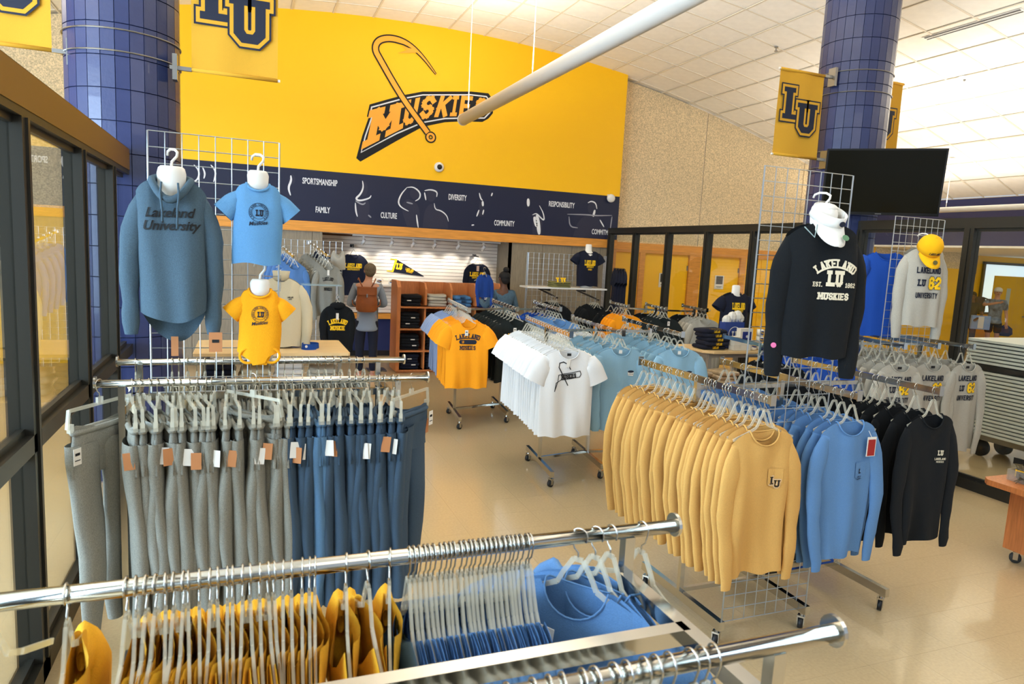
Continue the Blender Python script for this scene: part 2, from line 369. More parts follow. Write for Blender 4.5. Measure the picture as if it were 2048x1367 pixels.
for k, (a, b) in enumerate(((7.63, 8.69), (9.11, 10.01))):
    d = sroot('door_%d' % (k+1)); MB().box(a, b, YS+.02, YS+.065, .01, 2.12).build('leaf', YELLOW, d)
    MB().tube([(a+.1, YS-.03, 1.02), (a+.22, YS-.03, 1.02)], .011).cbox((a+.1, YS+.005, 1.02), (.05, .05, .14)).build('door_handle', STEEL, d)
    MB().cbox((b-.01, YS+.015, 1.9), (.03, .01, .1)).cbox((b-.01, YS+.015, .3), (.03, .01, .1)).build('hinge', STEEL, d)
for i, (px, pz) in enumerate(((8.12, 1.63), (9.52, 1.63))):
    p = thing('poster', ('black and white notice taped on the yellow door farther left, half behind a black mullion', 'black and white notice taped in the open on the right yellow door')[i], 'poster', (px, YS+.012, pz))
    MB().cbox((0, 0, 0), (.23, .006, .29)).build('sheet', CARDW, p)
    MB().cbox((0, -.004, .045), (.17, .004, .17)).build('picture', INK, p)
    MB().box(-.07, .07, -.0045, -.003, -.095, -.085).build('text_line', INK, p); MB().box(-.05, .05, -.0045, -.003, -.12, -.112).build('text_line', INK, p)
# ---- mural lettering and athletes
def wallprint(name, quads, m, y, parent, d=.002): return flat_quads(quads, y, d).build(name, m, parent)
mur = []
for t, cx, cz in (('SPORTSMANSHIP', 1.15, 3.035), ('FAMILY', 1.2, 2.585), ('CULTURE', 2.3, 2.565), ('DIVERSITY', 3.51, 2.96), ('COMMUNITY', 4.415, 2.565), ('RESPONSIBILITY', 5.545, 2.98), ('COMMITMENT', 6.46, 2.52)):
    wd = {'SPORTSMANSHIP': .56, 'FAMILY': .24, 'CULTURE': .28, 'DIVERSITY': .34, 'COMMUNITY': .4, 'RESPONSIBILITY': .54, 'COMMITMENT': .5}[t]
    q = font_quads(t, 0, 0, .095, .5); mx = max(x for p in q for x, z in p); k = wd/2/mx
    wallprint('lettering', [[(cx+x*k, cz+z) for x, z in p] for p in q], WHITEP, Y0-.003, wb)
FIG = {'z': [(-.74,3.14),(-.66,3.05),(-.68,2.92),(-.78,2.86)], 'z2': [(-.5,3.16),(-.42,3.06),(-.46,2.9)], 'z3': [(-.62,3.12),(-.58,3.02),(-.6,2.94)], 'a': [(0.69,3.1),(0.7,3.02),(0.65,2.9),(0.69,2.78)],'b': [(1.84,3.11),(1.86,3.0),(1.81,2.88),(1.73,2.81),(1.79,2.77),(1.97,2.83),(1.99,2.88)],'b2': [(1.73,2.77),(1.85,2.71),(1.9,2.75)],'b3': [(1.73,2.74),(1.74,2.6),(1.77,2.51)],'b4': [(1.95,2.55),(2.0,2.51)],'c': [(2.6,3.06),(2.5,2.94),(2.45,2.8),(2.5,2.72),(2.64,2.66)],'c2': [(2.6,3.06),(2.72,3.08),(2.84,2.99),(2.83,2.89),(2.75,2.84)],'c3': [(2.91,3.03),(3.02,3.06),(3.14,3.03),(3.13,2.94)],'c4': [(3.09,2.83),(3.11,2.72),(3.22,2.71),(3.33,2.63),(3.36,2.53)],'c5': [(2.78,2.61),(2.8,2.49),(2.82,2.39)],'c6': [(2.6,2.81),(2.71,2.79)],'c7': [(2.91,3.0),(2.94,2.87)],'d': [(3.91,3.07),(3.94,2.97),(3.98,2.94)],'d2': [(3.98,2.93),(3.99,2.84)],'d3': [(4.01,2.78),(3.99,2.69)],'d4': [(3.92,2.77),(3.88,2.65)],'d5': [(4.16,3.09),(4.14,3.03)],'d6': [(3.79,2.49),(3.84,2.5)],'e': [(4.86,3.04),(4.87,2.9)],'e2': [(4.96,2.75),(5.04,2.79),(5.14,2.7),(5.21,2.66),(5.18,2.8),(5.09,2.93)],'e3': [(5.05,2.76),(5.09,2.57),(5.12,2.4)],'e4': [(5.0,2.72),(5.06,2.54)],'f': [(5.67,2.81),(6.11,2.83),(6.25,2.82),(6.63,2.85)],'f2': [(5.71,2.77),(5.74,2.58),(5.91,2.57)],'f3': [(6.09,3.05),(6.16,3.09),(6.26,3.06),(6.29,2.95)],'f4': [(6.25,2.93),(6.22,2.8)],'f5': [(6.37,2.75),(6.47,2.62)],'f6': [(6.63,2.83),(6.61,2.6)]}
WID = {'b': .028, 'e3': .07, 'e': .05, 'd2': .035, 'e4': .06, 'f4': .04, 'c4': .018, 'a': .03, 'c7': .02}
GREYP = mat('mural_grey', (150, 150, 158), .6); DIMP = mat('mural_dim', (40, 42, 64), .6)
def tapered(pts, w):
    n = len(pts); L = []; Rr = []
    for i, (x, z) in enumerate(pts):
        x0, z0 = pts[max(0, i-1)]; x1, z1 = pts[min(n-1, i+1)]; l = math.hypot(x1-x0, z1-z0) or 1; nx, nz = -(z1-z0)/l, (x1-x0)/l
        ww = w*(.25 + .75*math.sin(PI*(i+.35)/(n-.3)))/2; L.append((x+nx*ww, z+nz*ww)); Rr.append((x-nx*ww, z-nz*ww))
    return [[L[i], L[i+1], Rr[i+1], Rr[i]] for i in range(n-1)]
def smooth2(pts, k=2):
    for _ in range(k):
        o = [pts[0]]
        for i in range(len(pts)-1):
            (a, b), (c, d) = pts[i], pts[i+1]; o += [(a*.75+c*.25, b*.75+d*.25), (a*.25+c*.75, b*.25+d*.75)]
        pts = o+[pts[-1]]
    return pts
dim = []
for cx, cz, rx, rz in ((6.18, 2.96, .085, .11), (1.87, 2.98, .06, .12), (2.74, 2.97, .085, .1), (3.03, 2.96, .085, .11), (4.87, 2.97, .04, .1), (3.95, 3.02, .03, .06), (.71, 3.04, .05, .08)):
    dim.append([(cx+rx*math.cos(a*PI/10), cz+rz*math.sin(a*PI/10)) for a in range(20)])
dim += [smooth2(p) for p in ([(5.82,2.4),(5.9,2.7),(6.1,2.84),(6.28,2.84),(6.46,2.72),(6.5,2.4)], [(1.74,2.42),(1.76,2.74),(1.85,2.82),(1.98,2.78),(1.95,2.42)], [(2.62,2.4),(2.5,2.72),(2.58,2.86),(2.7,2.86),(2.84,2.74),(2.84,2.4)], [(2.9,2.4),(2.92,2.7),(3.04,2.84),(3.18,2.74),(3.33,2.63),(3.36,2.4)], [(4.98,2.4),(4.97,2.74),(5.06,2.82),(5.18,2.7),(5.16,2.4)], [(3.92,2.66),(3.92,2.95),(4.0,2.96),(4.02,2.66)])]
wallprint('athlete_shade', dim, DIMP, Y0-.003, wb, .0012)
for key, pts in FIG.items():
    wallprint('athlete_highlight', tapered(smooth2(pts), WID.get(key, .022)*1.15), GREYP if key in ('f', 'f2', 'f6', 'c6', 'b4', 'b2') else WHITEP, Y0-.004, wb, .0015)
# ---- big word logo with hook on the yellow wall
lg = thing('wall_logo', 'large gold word in a black tilted banner with a fishing hook on the yellow wall', 'logo', (0, 0, 0))
ORANGE = mat('logo_gold', (255, 172, 48), .5)
BAN = [(1.73,3.47),(1.8,3.42),(2.4,3.82),(2.84,4.1),(3.23,4.22),(3.55,4.27),(3.91,4.30),(4.02,4.37),(4.1,4.47),(4.1,4.69),(4.0,4.8),(3.68,4.79),(2.82,4.68),(2.49,4.58),(2.23,4.48),(1.93,4.36),(1.89,4.16),(1.92,4.15),(1.82,3.84)]
def inset(p, d):
    n = len(p); o = []
    for i in range(n):
        a, b, c = Vector(p[i-1]), Vector(p[i]), Vector(p[(i+1)%n]); u = (b-a).normalized(); v = (c-b).normalized()
        n1 = Vector((-u.y, u.x)); n2 = Vector((-v.y, v.x)); m = (n1+n2); m = m/max(.6, m.dot(n1)); o.append(tuple(b+m*d))
    return o
flat_quads([BAN], Y0, .003).build('banner_rim', INK, lg)  # black outer edge of the printed banner
W1 = [(1.80,3.56),(2.4,3.93),(2.84,4.16),(3.23,4.27),(3.6,4.32),(3.95,4.36),(4.05,4.47),(4.05,4.66),(3.97,4.75),(3.68,4.745),(2.82,4.635),(2.49,4.535),(2.0,4.345),(1.955,4.33),(1.93,4.18),(1.96,4.16),(1.86,3.84)]
flat_quads([W1], Y0-.003, .002).build('banner_border', WHITEP, lg)
flat_quads([inset(W1, .022)], Y0-.005, .002).build('banner_face', INK, lg)
LQ = (('M', [(1.88,3.66),(2.42,3.99),(2.47,4.46),(2.0,4.29)]), ('U', [(2.49,4.07),(2.71,4.17),(2.78,4.58),(2.55,4.5)]), ('S', [(2.77,4.21),(2.98,4.27),(3.08,4.64),(2.84,4.6)]), ('K', [(3.03,4.28),(3.25,4.31),(3.35,4.67),(3.14,4.65)]), ('I', [(3.33,4.33),(3.41,4.34),(3.45,4.69),(3.38,4.68)]), ('E', [(3.47,4.35),(3.68,4.37),(3.72,4.71),(3.51,4.7)]), ('S', [(3.77,4.39),(3.98,4.41),(3.99,4.7),(3.79,4.7)]))
lq = []
for ch, q in LQ:
    segs, W = strokes(ch, ch in 'MI', 1); th = 1.05 if ch != 'I' else .9
    for quad in stroke_quads(segs, th, .8):
        o = []
        for x, z in quad:
            u = (x+th/2)/(W+th); v = (z+th/2)/(4+th)
            o.append(tuple((1-u)*(1-v)*q[0][i]+u*(1-v)*q[1][i]+u*v*q[2][i]+(1-u)*v*q[3][i] for i in (0, 1)))
        lq.append(o)
flat_quads(lq, Y0-.007, .002).build('lettering', ORANGE, lg)
HK = smooth2([(2.93,4.01),(2.53,4.46),(2.29,4.79),(2.09,5.09),(1.99,5.24),(2.03,5.38),(2.17,5.45),(2.35,5.46),(2.57,5.41),(2.8,5.25),(3.04,4.99)], 2)
def taper2(pts, w0, w1):
    n = len(pts); L = []; Rr = []
    for i, (x, z) in enumerate(pts):
        x0, z0 = pts[max(0, i-1)]; x1, z1 = pts[min(n-1, i+1)]; l = math.hypot(x1-x0, z1-z0); nx, nz = -(z1-z0)/l, (x1-x0)/l
        f = i/(n-1); ww = (w0 if f < .7 else w0+(w1-w0)*(f-.7)/.3)/2; L.append((x+nx*ww, z+nz*ww)); Rr.append((x-nx*ww, z-nz*ww))
    return [[L[i], L[i+1], Rr[i+1], Rr[i]] for i in range(n-1)]
barb = [(2.74,5.3),(2.37,5.24),(2.53,5.31),(2.43,5.36),(2.68,5.34)]
flat_quads(taper2(HK, .125, .03)+[[(a*1.0, b) for a, b in inset(barb, -.015)]]+line_quads(circ(2.985, 3.94, .055), .07, True), Y0-.009, .002).build('hook_outline', INK, lg)
flat_quads(taper2(HK, .08, .004)+[barb]+line_quads(circ(2.985, 3.94, .055), .035, True), Y0-.011, .002).build('hook', ORANGE, lg)
# ---- camera dome and sensor on wall
t = thing('security_camera', 'round white dome camera on yellow wall under the big logo', 'camera', (3.15, Y0-.0, 3.45))
MB().lathe([(.085, 0), (.085, .03), (.07, .05), (.05, .055)], 20).xf(Matrix.Rotation(PI/2, 4, 'X')).build('housing', WHITE, t, True)
MB().ell((0, -.06, 0), (.045, .035, .045)).build('lens', RUBBER, t, True)
t = thing('motion_sensor', 'small white motion sensor at the right end of mural band', 'sensor', (6.56, Y0-.003, 3.18))
MB().ell((0, -.04, -.01), (.09, .045, .08)).build('cover', WHITE, t, True)
MB().cbox((0, -.01, .03), (.13, .02, .06)).build('mount_plate', WHITE, t)
# ---- recess track lights
tr = thing('track_rail', 'white track along the recess soffit carrying six spotlights', 'track light', (0, 0, 0))
MB().box(1.75, 4.5, 12.37, 12.41, 2.19, 2.22).build('rail', WHITE, tr)
SX = (1.94, 2.44, 2.83, 3.23, 3.68, 4.17)
for i, x in enumerate(SX):
    s = thing('spotlight', 'small white cylinder spotlight, number %s from the left on the recess track' % ('one', 'two', 'three', 'four', 'five', 'six')[i], 'spotlight', (x, 12.39, 2.19), group='spotlights on the recess track')
    s['label'] = ('leftmost white spotlight above the navy shirt on the slatwall', 'white spotlight second from left on the recess track', 'white spotlight third from left, above the pennant', 'white spotlight fourth from left on the recess track', 'white spotlight second from right on the recess track', 'rightmost white spotlight on the recess track, over the navy shirt')[i]
    MB().cbox((0, 0, -.015), (.03, .03, .03)).tube([(0, 0, -.03), (0, 0, -.07)], .006).build('stem', WHITE, s)
    MB().tube([(.012, -.045, -.06), (-.01, .03, -.125)], [.026, .034], 14).build('head', WHITE, s, True)
    MB().tube([(-.0101, .0302, -.1251), (-.0103, .031, -.1255)], .028, 14).build('lamp_face', mat('lamp_face', (255, 240, 215), .3, emit=4), s)
    l = bpy.data.lights.new('spot_lamp', 'SPOT'); l.energy = 14; l.spot_size = 1.5; l.spot_blend = .8; l.shadow_soft_size = .03; l.color = (1, .92, .82)
    o = bpy.data.objects.new('spot_lamp', l); COL.objects.link(o); o.parent = s; o.location = (-.012, .036, -.135); o.rotation_euler = Vector((0, .42, -.52)).to_track_quat('-Z', 'Y').to_euler()
# ---- glass partitions
def partition(name, x, ys, y_end, zt, zrail, thick=.06, inner=1, beam=None, mull=.1, left=True):
    root = sroot(name)
    fx = (x-.05, x+.05); m = BLACKFR
    o = MB().box(fx[0], fx[1], ys[0]-.05, y_end, zt, beam).build('top_beam', m, root)
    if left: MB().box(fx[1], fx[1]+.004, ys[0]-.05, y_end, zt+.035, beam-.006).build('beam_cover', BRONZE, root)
    for y in ys: MB().box(fx[0], fx[1], y-mull/2, y+mull/2, .0, zt).box(fx[0]-.01, fx[1]+.01, y-.012, y+.012, .1, zt).build('mullion', m, root)
    MB().box(fx[0], fx[1], ys[0]-.05, y_end, 0, .1).build('bottom_rail', m, root)
    if zrail: MB().box(fx[0], fx[1], ys[0]-.05, y_end, zrail-.08, zrail).build('middle_rail', m, root)
    e = ys[1:]+([y_end] if y_end-ys[-1] > .2 else [])
    for a, b in zip(ys, e):
        for z0, z1 in (((.1, zrail-.08), (zrail, zt)) if zrail else ((.1, zt),)):
            MB().box(x-.004, x+.004, a+mull/2, b-mull/2 if b != y_end else b, z0, z1).build('pane', GLASS, root)
            MB().box(x-.016, x+.016, a+mull/2, b-mull/2, z1-.03, z1).box(x-.016, x+.016, a+mull/2, b-mull/2, z0, z0+.03).build('glazing_bead', m, root)
    return root
partition('window_1', -.9, [-3.4, -2.3, -1.2, -.1, 1.15, 2.35, 3.50, 4.62, 5.6], 6.27, 2.5, 1.16, beam=2.70, mull=.12)
partition('window_2', 6.56, [3.0, 4.72, 6.02], 6.06, 2.5, None, beam=2.6, left=False)
partition('window_3', 6.56, [6.75, 7.8, 8.83, 9.88, 10.93, 11.85], 11.9, 2.5, None, beam=2.6, left=False)
# ---- columns made of navy glazed block
def column(n, cx, cy, r, top, facing):
    root = sroot('trim_%d' % n, (cx, cy, 0)); H = .242; K = 26
    MB().lathe([(r-.016, 0), (r-.016, top)], K).build('core', GROUT if 0 else mat('block_joint', (28, 34, 66), .7), root)
    wdt = 2*r*math.sin(PI/K)-.003
    me = MB().prism([(-wdt/2, -.02), (wdt/2, -.02), (wdt/2*.995, 0), (-wdt/2*.995, 0)], 0, H-.006)
    me = MB().add([(-wdt/2,-.02,0),(wdt/2,-.02,0),(wdt/2,-.02,H-.006),(-wdt/2,-.02,H-.006),(-wdt/2+.001,0,.001),(wdt/2-.001,0,.001),(wdt/2-.001,0,H-.007),(-wdt/2+.001,0,H-.007)],
                  [(4,5,6,7),(0,1,5,4),(1,2,6,5),(2,3,7,6),(3,0,4,7)])
    # outward is +y here
    bm = me.mesh('block', BLOCK)
    rest = MB(); nrow = int(top/H)+1; cnt = 0
    for row in range(nrow):
        for k in range(K):
            a = 2*PI*k/K; ang = (a-facing+PI) % (2*PI)-PI
            M = Matrix.Translation((0, 0, row*H)) @ Matrix.Rotation(a-PI/2, 4, 'Z') @ Matrix.Translation((0, r*math.cos(PI/K), 0))
            if abs(ang) < 1.45 and 2 <= row < 25 and cnt < 300 and (n == 1 or row >= 3):
                o = link('block', bm, root); o.matrix_local = M; cnt += 1
            else: rest.add([M @ Vector(v) for v in me.v], me.f)
    rest.build('far_blocks', BLOCK, root)['kind'] = 'stuff'
    return root
column(1, -.93, 6.68, .42, 5.6, math.atan2(-6.68, .93))
column(2, 6.62, 6.42, .40, 5.5, math.atan2(-6.42, -6.62))
# ---- far end beyond the right glass
fe = sroot('wall_right')
MB().box(13.7, 13.85, -6, 12.3, 2.64, 3.6).build('navy_fascia', mat('slate_blue_paint', (62, 62, 100), .6), fe)
MB().box(13.55, 23, -6, 12.3, 2.6, 2.64).box(13.9, 23, 12.3, 13.2, 2.6, 2.64).build('soffit', TILEC, fe)
MB().box(13.7, 13.9, 12.3, 13.2, 0, 2.6).build('corner_return', YELLOW, fe)
MB().box(13.9, 17.0, 12.32, 13.2, 2.2, 2.6).build('stucco_band', STUCCO, fe)
MB().box(13.9, 17.0, 12.32, 13.2, 0, 2.2).build('yellow_lower_wall', YELLOW, fe)
DB = mat('slate_navy', (52, 58, 84), .5)
MB().box(17.0, 18.7, 13.2, 13.3, 2.1, 2.6).build('navy_header', DB, fe)
MB().box(18.7, 24, 13.2, 13.3, 2.45, 2.6).box(20.9, 24, 13.2, 13.3, 0, 1.0).box(18.7, 18.9, 13.2, 13.3, 1.0, 2.45).build('yellow_wall', YELLOW, fe)
MB().box(18.2, 20.9, 13.2, 13.3, 0, 1.0).build('yellow_lower_wall', YELLOW, fe)
MB().box(18.9, 24, 13.14, 13.3, 2.38, 2.45).box(18.9, 24, 13.14, 13.3, 1.0, 1.06).box(18.9, 18.98, 13.14, 13.3, 1, 2.45).build('window_frame', BLACKFR, fe)
MB().box(18.95, 24, 13.2, 13.22, 1.06, 2.38).build('bright_window', mat('daylit_frosted_glass', (205, 226, 240), .4, emit=.75), fe)
MB().box(13.9, 24, 13.17, 13.2, 0, .12).build('baseboard', mat('brown_base', (90, 70, 56), .6), fe)
for i, (a, b, ang) in enumerate(((17.25, 18.15, 0), (19.0, 20.15, -.25))):
    d = sroot('door_%d' % (i+3), (a, 13.12-.25*i, 0)); d.rotation_euler.z = ang
    MB().box(0, b-a, -.02, .03, .01, 2.08).build('leaf', YELLOW, d)
    MB().tube([(b-a-.1, -.07, 1.0), (b-a-.24, -.07, 1.0)], .012).cbox((b-a-.08, -.03, 1.0), (.06, .04, .2)).build('door_handle', STEEL, d)
    MB().box(.38, .5, -.026, -.02, 1.15, 1.75).build('light_slot', mat('pale_glass', (200, 210, 190), .2), d)
MB().box(17.0, 17.25, 13.1, 13.2, 0, 2.1).build('door_surround', YELLOW, fe)
fr = thing('picture_frame', 'black framed white certificate on the yellow wall past the glass', 'picture frame', (14.05, 12.3, 1.51))
MB().box(-.15, .15, -.02, 0, -.14, -.12).box(-.15, .15, -.02, 0, .12, .14).box(-.15, -.13, -.02, 0, -.12, .12).box(.13, .15, -.02, 0, -.12, .12).build('frame', RUBBER, fr)
MB().box(-.13, .13, -.008, 0, -.12, .12).build('sheet', CARDW, fr)
ex = thing('exit_sign', 'lit exit sign with red letters hanging over the far yellow door', 'sign', (17.95, 13.05, 2.42))
MB().cbox((0, 0, 0), (.34, .05, .22)).build('housing', mat('sign_white', (245, 215, 205), .4, emit=.35), ex)
flat_quads(text_quads('EXIT', 0, 0, .15, .8, .75, serif=False), -.026, .004).build('lettering', mat('exit_red', (245, 60, 50), .4, emit=1.2), ex)
MB().tube([(0, 0, .11), (0, 0, .18)], .01).build('stem', STEEL, ex)
# ---- pendant tube lights
def tube_light(x, z, y0, y1, r, label, cables):
    t = thing('pendant_tube_light', label, 'ceiling light', (x, y0, z))
    L = y1-y0
    MB().tube([(0, 0, 0), (0, L, 0)], r, 24).build('tube', mat('tube_white', (214, 212, 205), .35), t, True)
    MB().tube([(0, -.004, 0), (0, .03, 0)], r*1.03, 24).tube([(0, L-.03, 0), (0, L+.004, 0)], r*1.03, 24).build('end_cap', WHITE, t)
    for y in cables:
        zc = zceil(x)-z-.01
        MB().tube([(0, y-y0, r), (0, y-y0, zc)], .006, 6).build('cable', WHITE, t)
        MB().lathe([(.05, zc-.02), (.06, zc)], 14, (0, y-y0, 0)).build('canopy', WHITE, t)
tube_light(3.05, 3.98, 1.2, 10.3, .085, 'long white tubular pendant light hung in front of the yellow wall', (10.05, 7.6, 4.4))
tube_light(12.0, 3.22, 5.6, 12.1, .05, 'slim white pendant tube light in front of far navy fascia', (9.2, 6.4, 11.5))
tube_light(9.8, 3.45, 1.2, 4.5, .05, 'added white pendant tube light, unseen, off to the right past the glass', (2, 4))  # added out of view, goes with the extra right uplight
tube_light(-3.6, 3.98, 1.2, 10.3, .085, 'added white pendant tube light, unseen, above the left corridor', (3, 9))  # added out of view to carry the extra left uplight
# ceiling fittings
def on_ceiling(x, y): return (x, y, zceil(x)-.006)
for i, (x, y, lb) in enumerate(((7.15, 5.9, 'round white recessed sprinkler cover left of the slot diffuser'), (9.7, 7.4, 'round white cable rose on the ceiling below the slot diffuser'))):
    s = thing('ceiling_disc', lb, 'sprinkler', on_ceiling(x, y)); s.rotation_euler.y = math.atan((x-3)/25)
    MB().lathe([(.05, -.02), (.09, -.004), (.09, 0)], 18).build('cover', WHITE, s)
    MB().lathe([(.012, -.045), (.02, -.02)], 10).build('head', STEEL, s)
s = thing('sprinkler_head', 'small brass sprinkler head in the ceiling left of the gold banner', 'sprinkler', on_ceiling(7.55, 8.9))
MB().lathe([(.03, -.012), (.03, 0)], 12).tube([(0, 0, 0), (0, 0, -.06)], .01, 8).lathe([(.028, -.065), (.028, -.06)], 12).build('head', STEEL, s)
s = thing('slot_diffuser', 'long narrow black slot air diffuser in the white ceiling', 'vent', on_ceiling(8.5, 6.5)); s.rotation_euler.y = math.atan((8.5-3)/25)
MB().box(-.05, .05, -.64, .64, -.004, .0).build('frame', WHITE, s); MB().box(-.04, -.01, -.62, .62, -.007, -.003).build('slot', RUBBER, s); MB().box(.015, .035, -.62, .62, -.007, -.003).build('slot', RUBBER, s)
# ---- banners
LPOLY = [(0,0),(5.4,0),(5.4,2.5),(4.3,2.5),(4.3,1.25),(2.9,1.25),(2.9,6.6),(3.7,6.6),(3.7,7.8),(0,7.8),(0,6.6),(.8,6.6),(.8,1.25),(0,1.25)]
UPOLY = [(0,7.4),(0,6.2),(.7,6.2),(.7,1.4),(2,0),(4.6,0),(5.9,1.4),(5.9,6.2),(6.6,6.2),(6.6,7.4),(3.6,7.4),(3.6,6.2),(4.2,6.2),(4.2,2.2),(3.8,1.6),(2.8,1.6),(2.4,2.2),(2.4,6.2),(3,6.2),(3,7.4)]
def lu_layers(cx, cz, h):
    # list of (polygon, layer) for the interlocked L and U: dark rim, light gap, dark letter
    k = h/11.6; out = []
    for pi, (pl, ox, oz) in enumerate(((LPOLY, -5.6, -2.0), (UPOLY, -1.0, -5.0))):
        for li, dd in enumerate((-.95, -.62, 0)):
            pp = inset(pl, dd) if dd else pl
            out.append(([(cx+(x+ox)*k, cz+(z+oz)*k) for x, z in pp], li, pi*3+li))
    return out
BANC = cloth('banner_gold', (208, 156, 44), .03)
def banner(label, x, y, z, wd, ht, arm, first=False, hh=None):
    t = thing('banner', label, 'banner', (x, y, z))
    mb = MB(); n = 14; vs = []
    for i in range(n+1):
        for j in range(9):
            u = i/n; vs.append((-wd/2+wd*j/8, .008*math.sin(j*1.1+u*2), ht/2-ht*u))
    fs = [(i*9+j, i*9+j+1, (i+1)*9+j+1, (i+1)*9+j) for i in range(n) for j in range(8)]
    mb.add(vs, fs); mb.build('cloth', BANC, t, True)
    for sg in (1, -1): MB().tube([(-wd/2-.02, 0, sg*(ht/2-.01)), (wd/2+.02, 0, sg*(ht/2-.01))], .011, 8).build('rod', WHITE, t)
    for sg in (1, -1): MB().tube([(-wd/2, 0, sg*(ht/2-.012)), (wd/2, 0, sg*(ht/2-.012))], .016, 10).build('hem_sleeve', BANC, t, True)
    for q, li, od in lu_layers(0, .02, hh or ht*.5):
        MB().add([(x, -.0105-od*.0015, z) for x, z in q], [tuple(range(len(q)))]).build('lu_logo', (NAVYP, BANC, NAVYP)[li], t)
    for sg in (1, -1):   # bracket back to the column
        MB().bar((arm*(wd/2), 0, sg*(ht/2-.01)), (arm*(wd/2+.16), 0, sg*(ht/2-.01)), .03, .03).cbox((arm*(wd/2+.12), 0, sg*(ht/2-.01)), (.035, .1, .2)).build('bracket', STEEL, t)
    return t
banner('gold letter banner hung left of the left column, only its bottom in view', -1.74, 6.5, 3.9, .7, 1.0, 1, hh=.56)
banner('gold letter banner right of the left column, in front of the yellow wall', -.075, 6.4, 3.86, .66, .98, -1, hh=.55)
banner('gold letter banner hanging on the left side of the right column', 5.76, 6.32, 3.73, .62, .93, 1, hh=.5)
banner('gold letter banner on the right side of the right column above the television', 7.42, 6.75, 3.93, .7, .96, -1, hh=.5)
for cx, cy, r, zs in ((-.93, 6.68, .42, (3.58, 3.42)), (6.62, 6.42, .40, (4.25, 4.02, 3.38, 3.2))):
    bnd = thing('steel_band', 'thin steel strap around the %s block column' % ('left' if cx < 0 else 'right'), 'strap', (cx, cy, 0))
    for z in zs:
        MB().tube([(r*1.015*math.cos(a*PI/20), r*1.015*math.sin(a*PI/20), z) for a in range(41)], .006, 6).build('strap', STEEL, bnd)
# ---- television
q = Vector((1764-1024, 364-683.5)); dirv = (r2*(q.x/F)+d2*(q.y/F)+fw); tc = CAM+dirv*7.35
tv = thing('television', 'black flat television mounted on the right navy column', 'television', tuple(tc))
tv.rotation_euler = (math.radians(9), 0, -math.atan2(tc.x, tc.y)*1.0+.12)
hw, hh = .57, .345
MB().bevbox(-hw, hw, -.02, .03, -hh, hh, .004).build('casing', mat('tv_black', (16, 16, 16), .3), tv)
MB().box(-hw+.018, hw-.018, -.0215, -.02, -hh+.03, hh-.018).build('screen', mat('tv_screen', (20, 18, 9), .14, ior=1.25), tv)
MB().cbox((0, .06, -.05), (.3, .06, .3)).bar((0, .05, -.05), (.0, .3, -.05), .08, .1).build('wall_mount', RUBBER, tv)
MB().cbox((0, -.0225, -hh+.014), (.06, .003, .008)).build('badge', STEEL, tv)
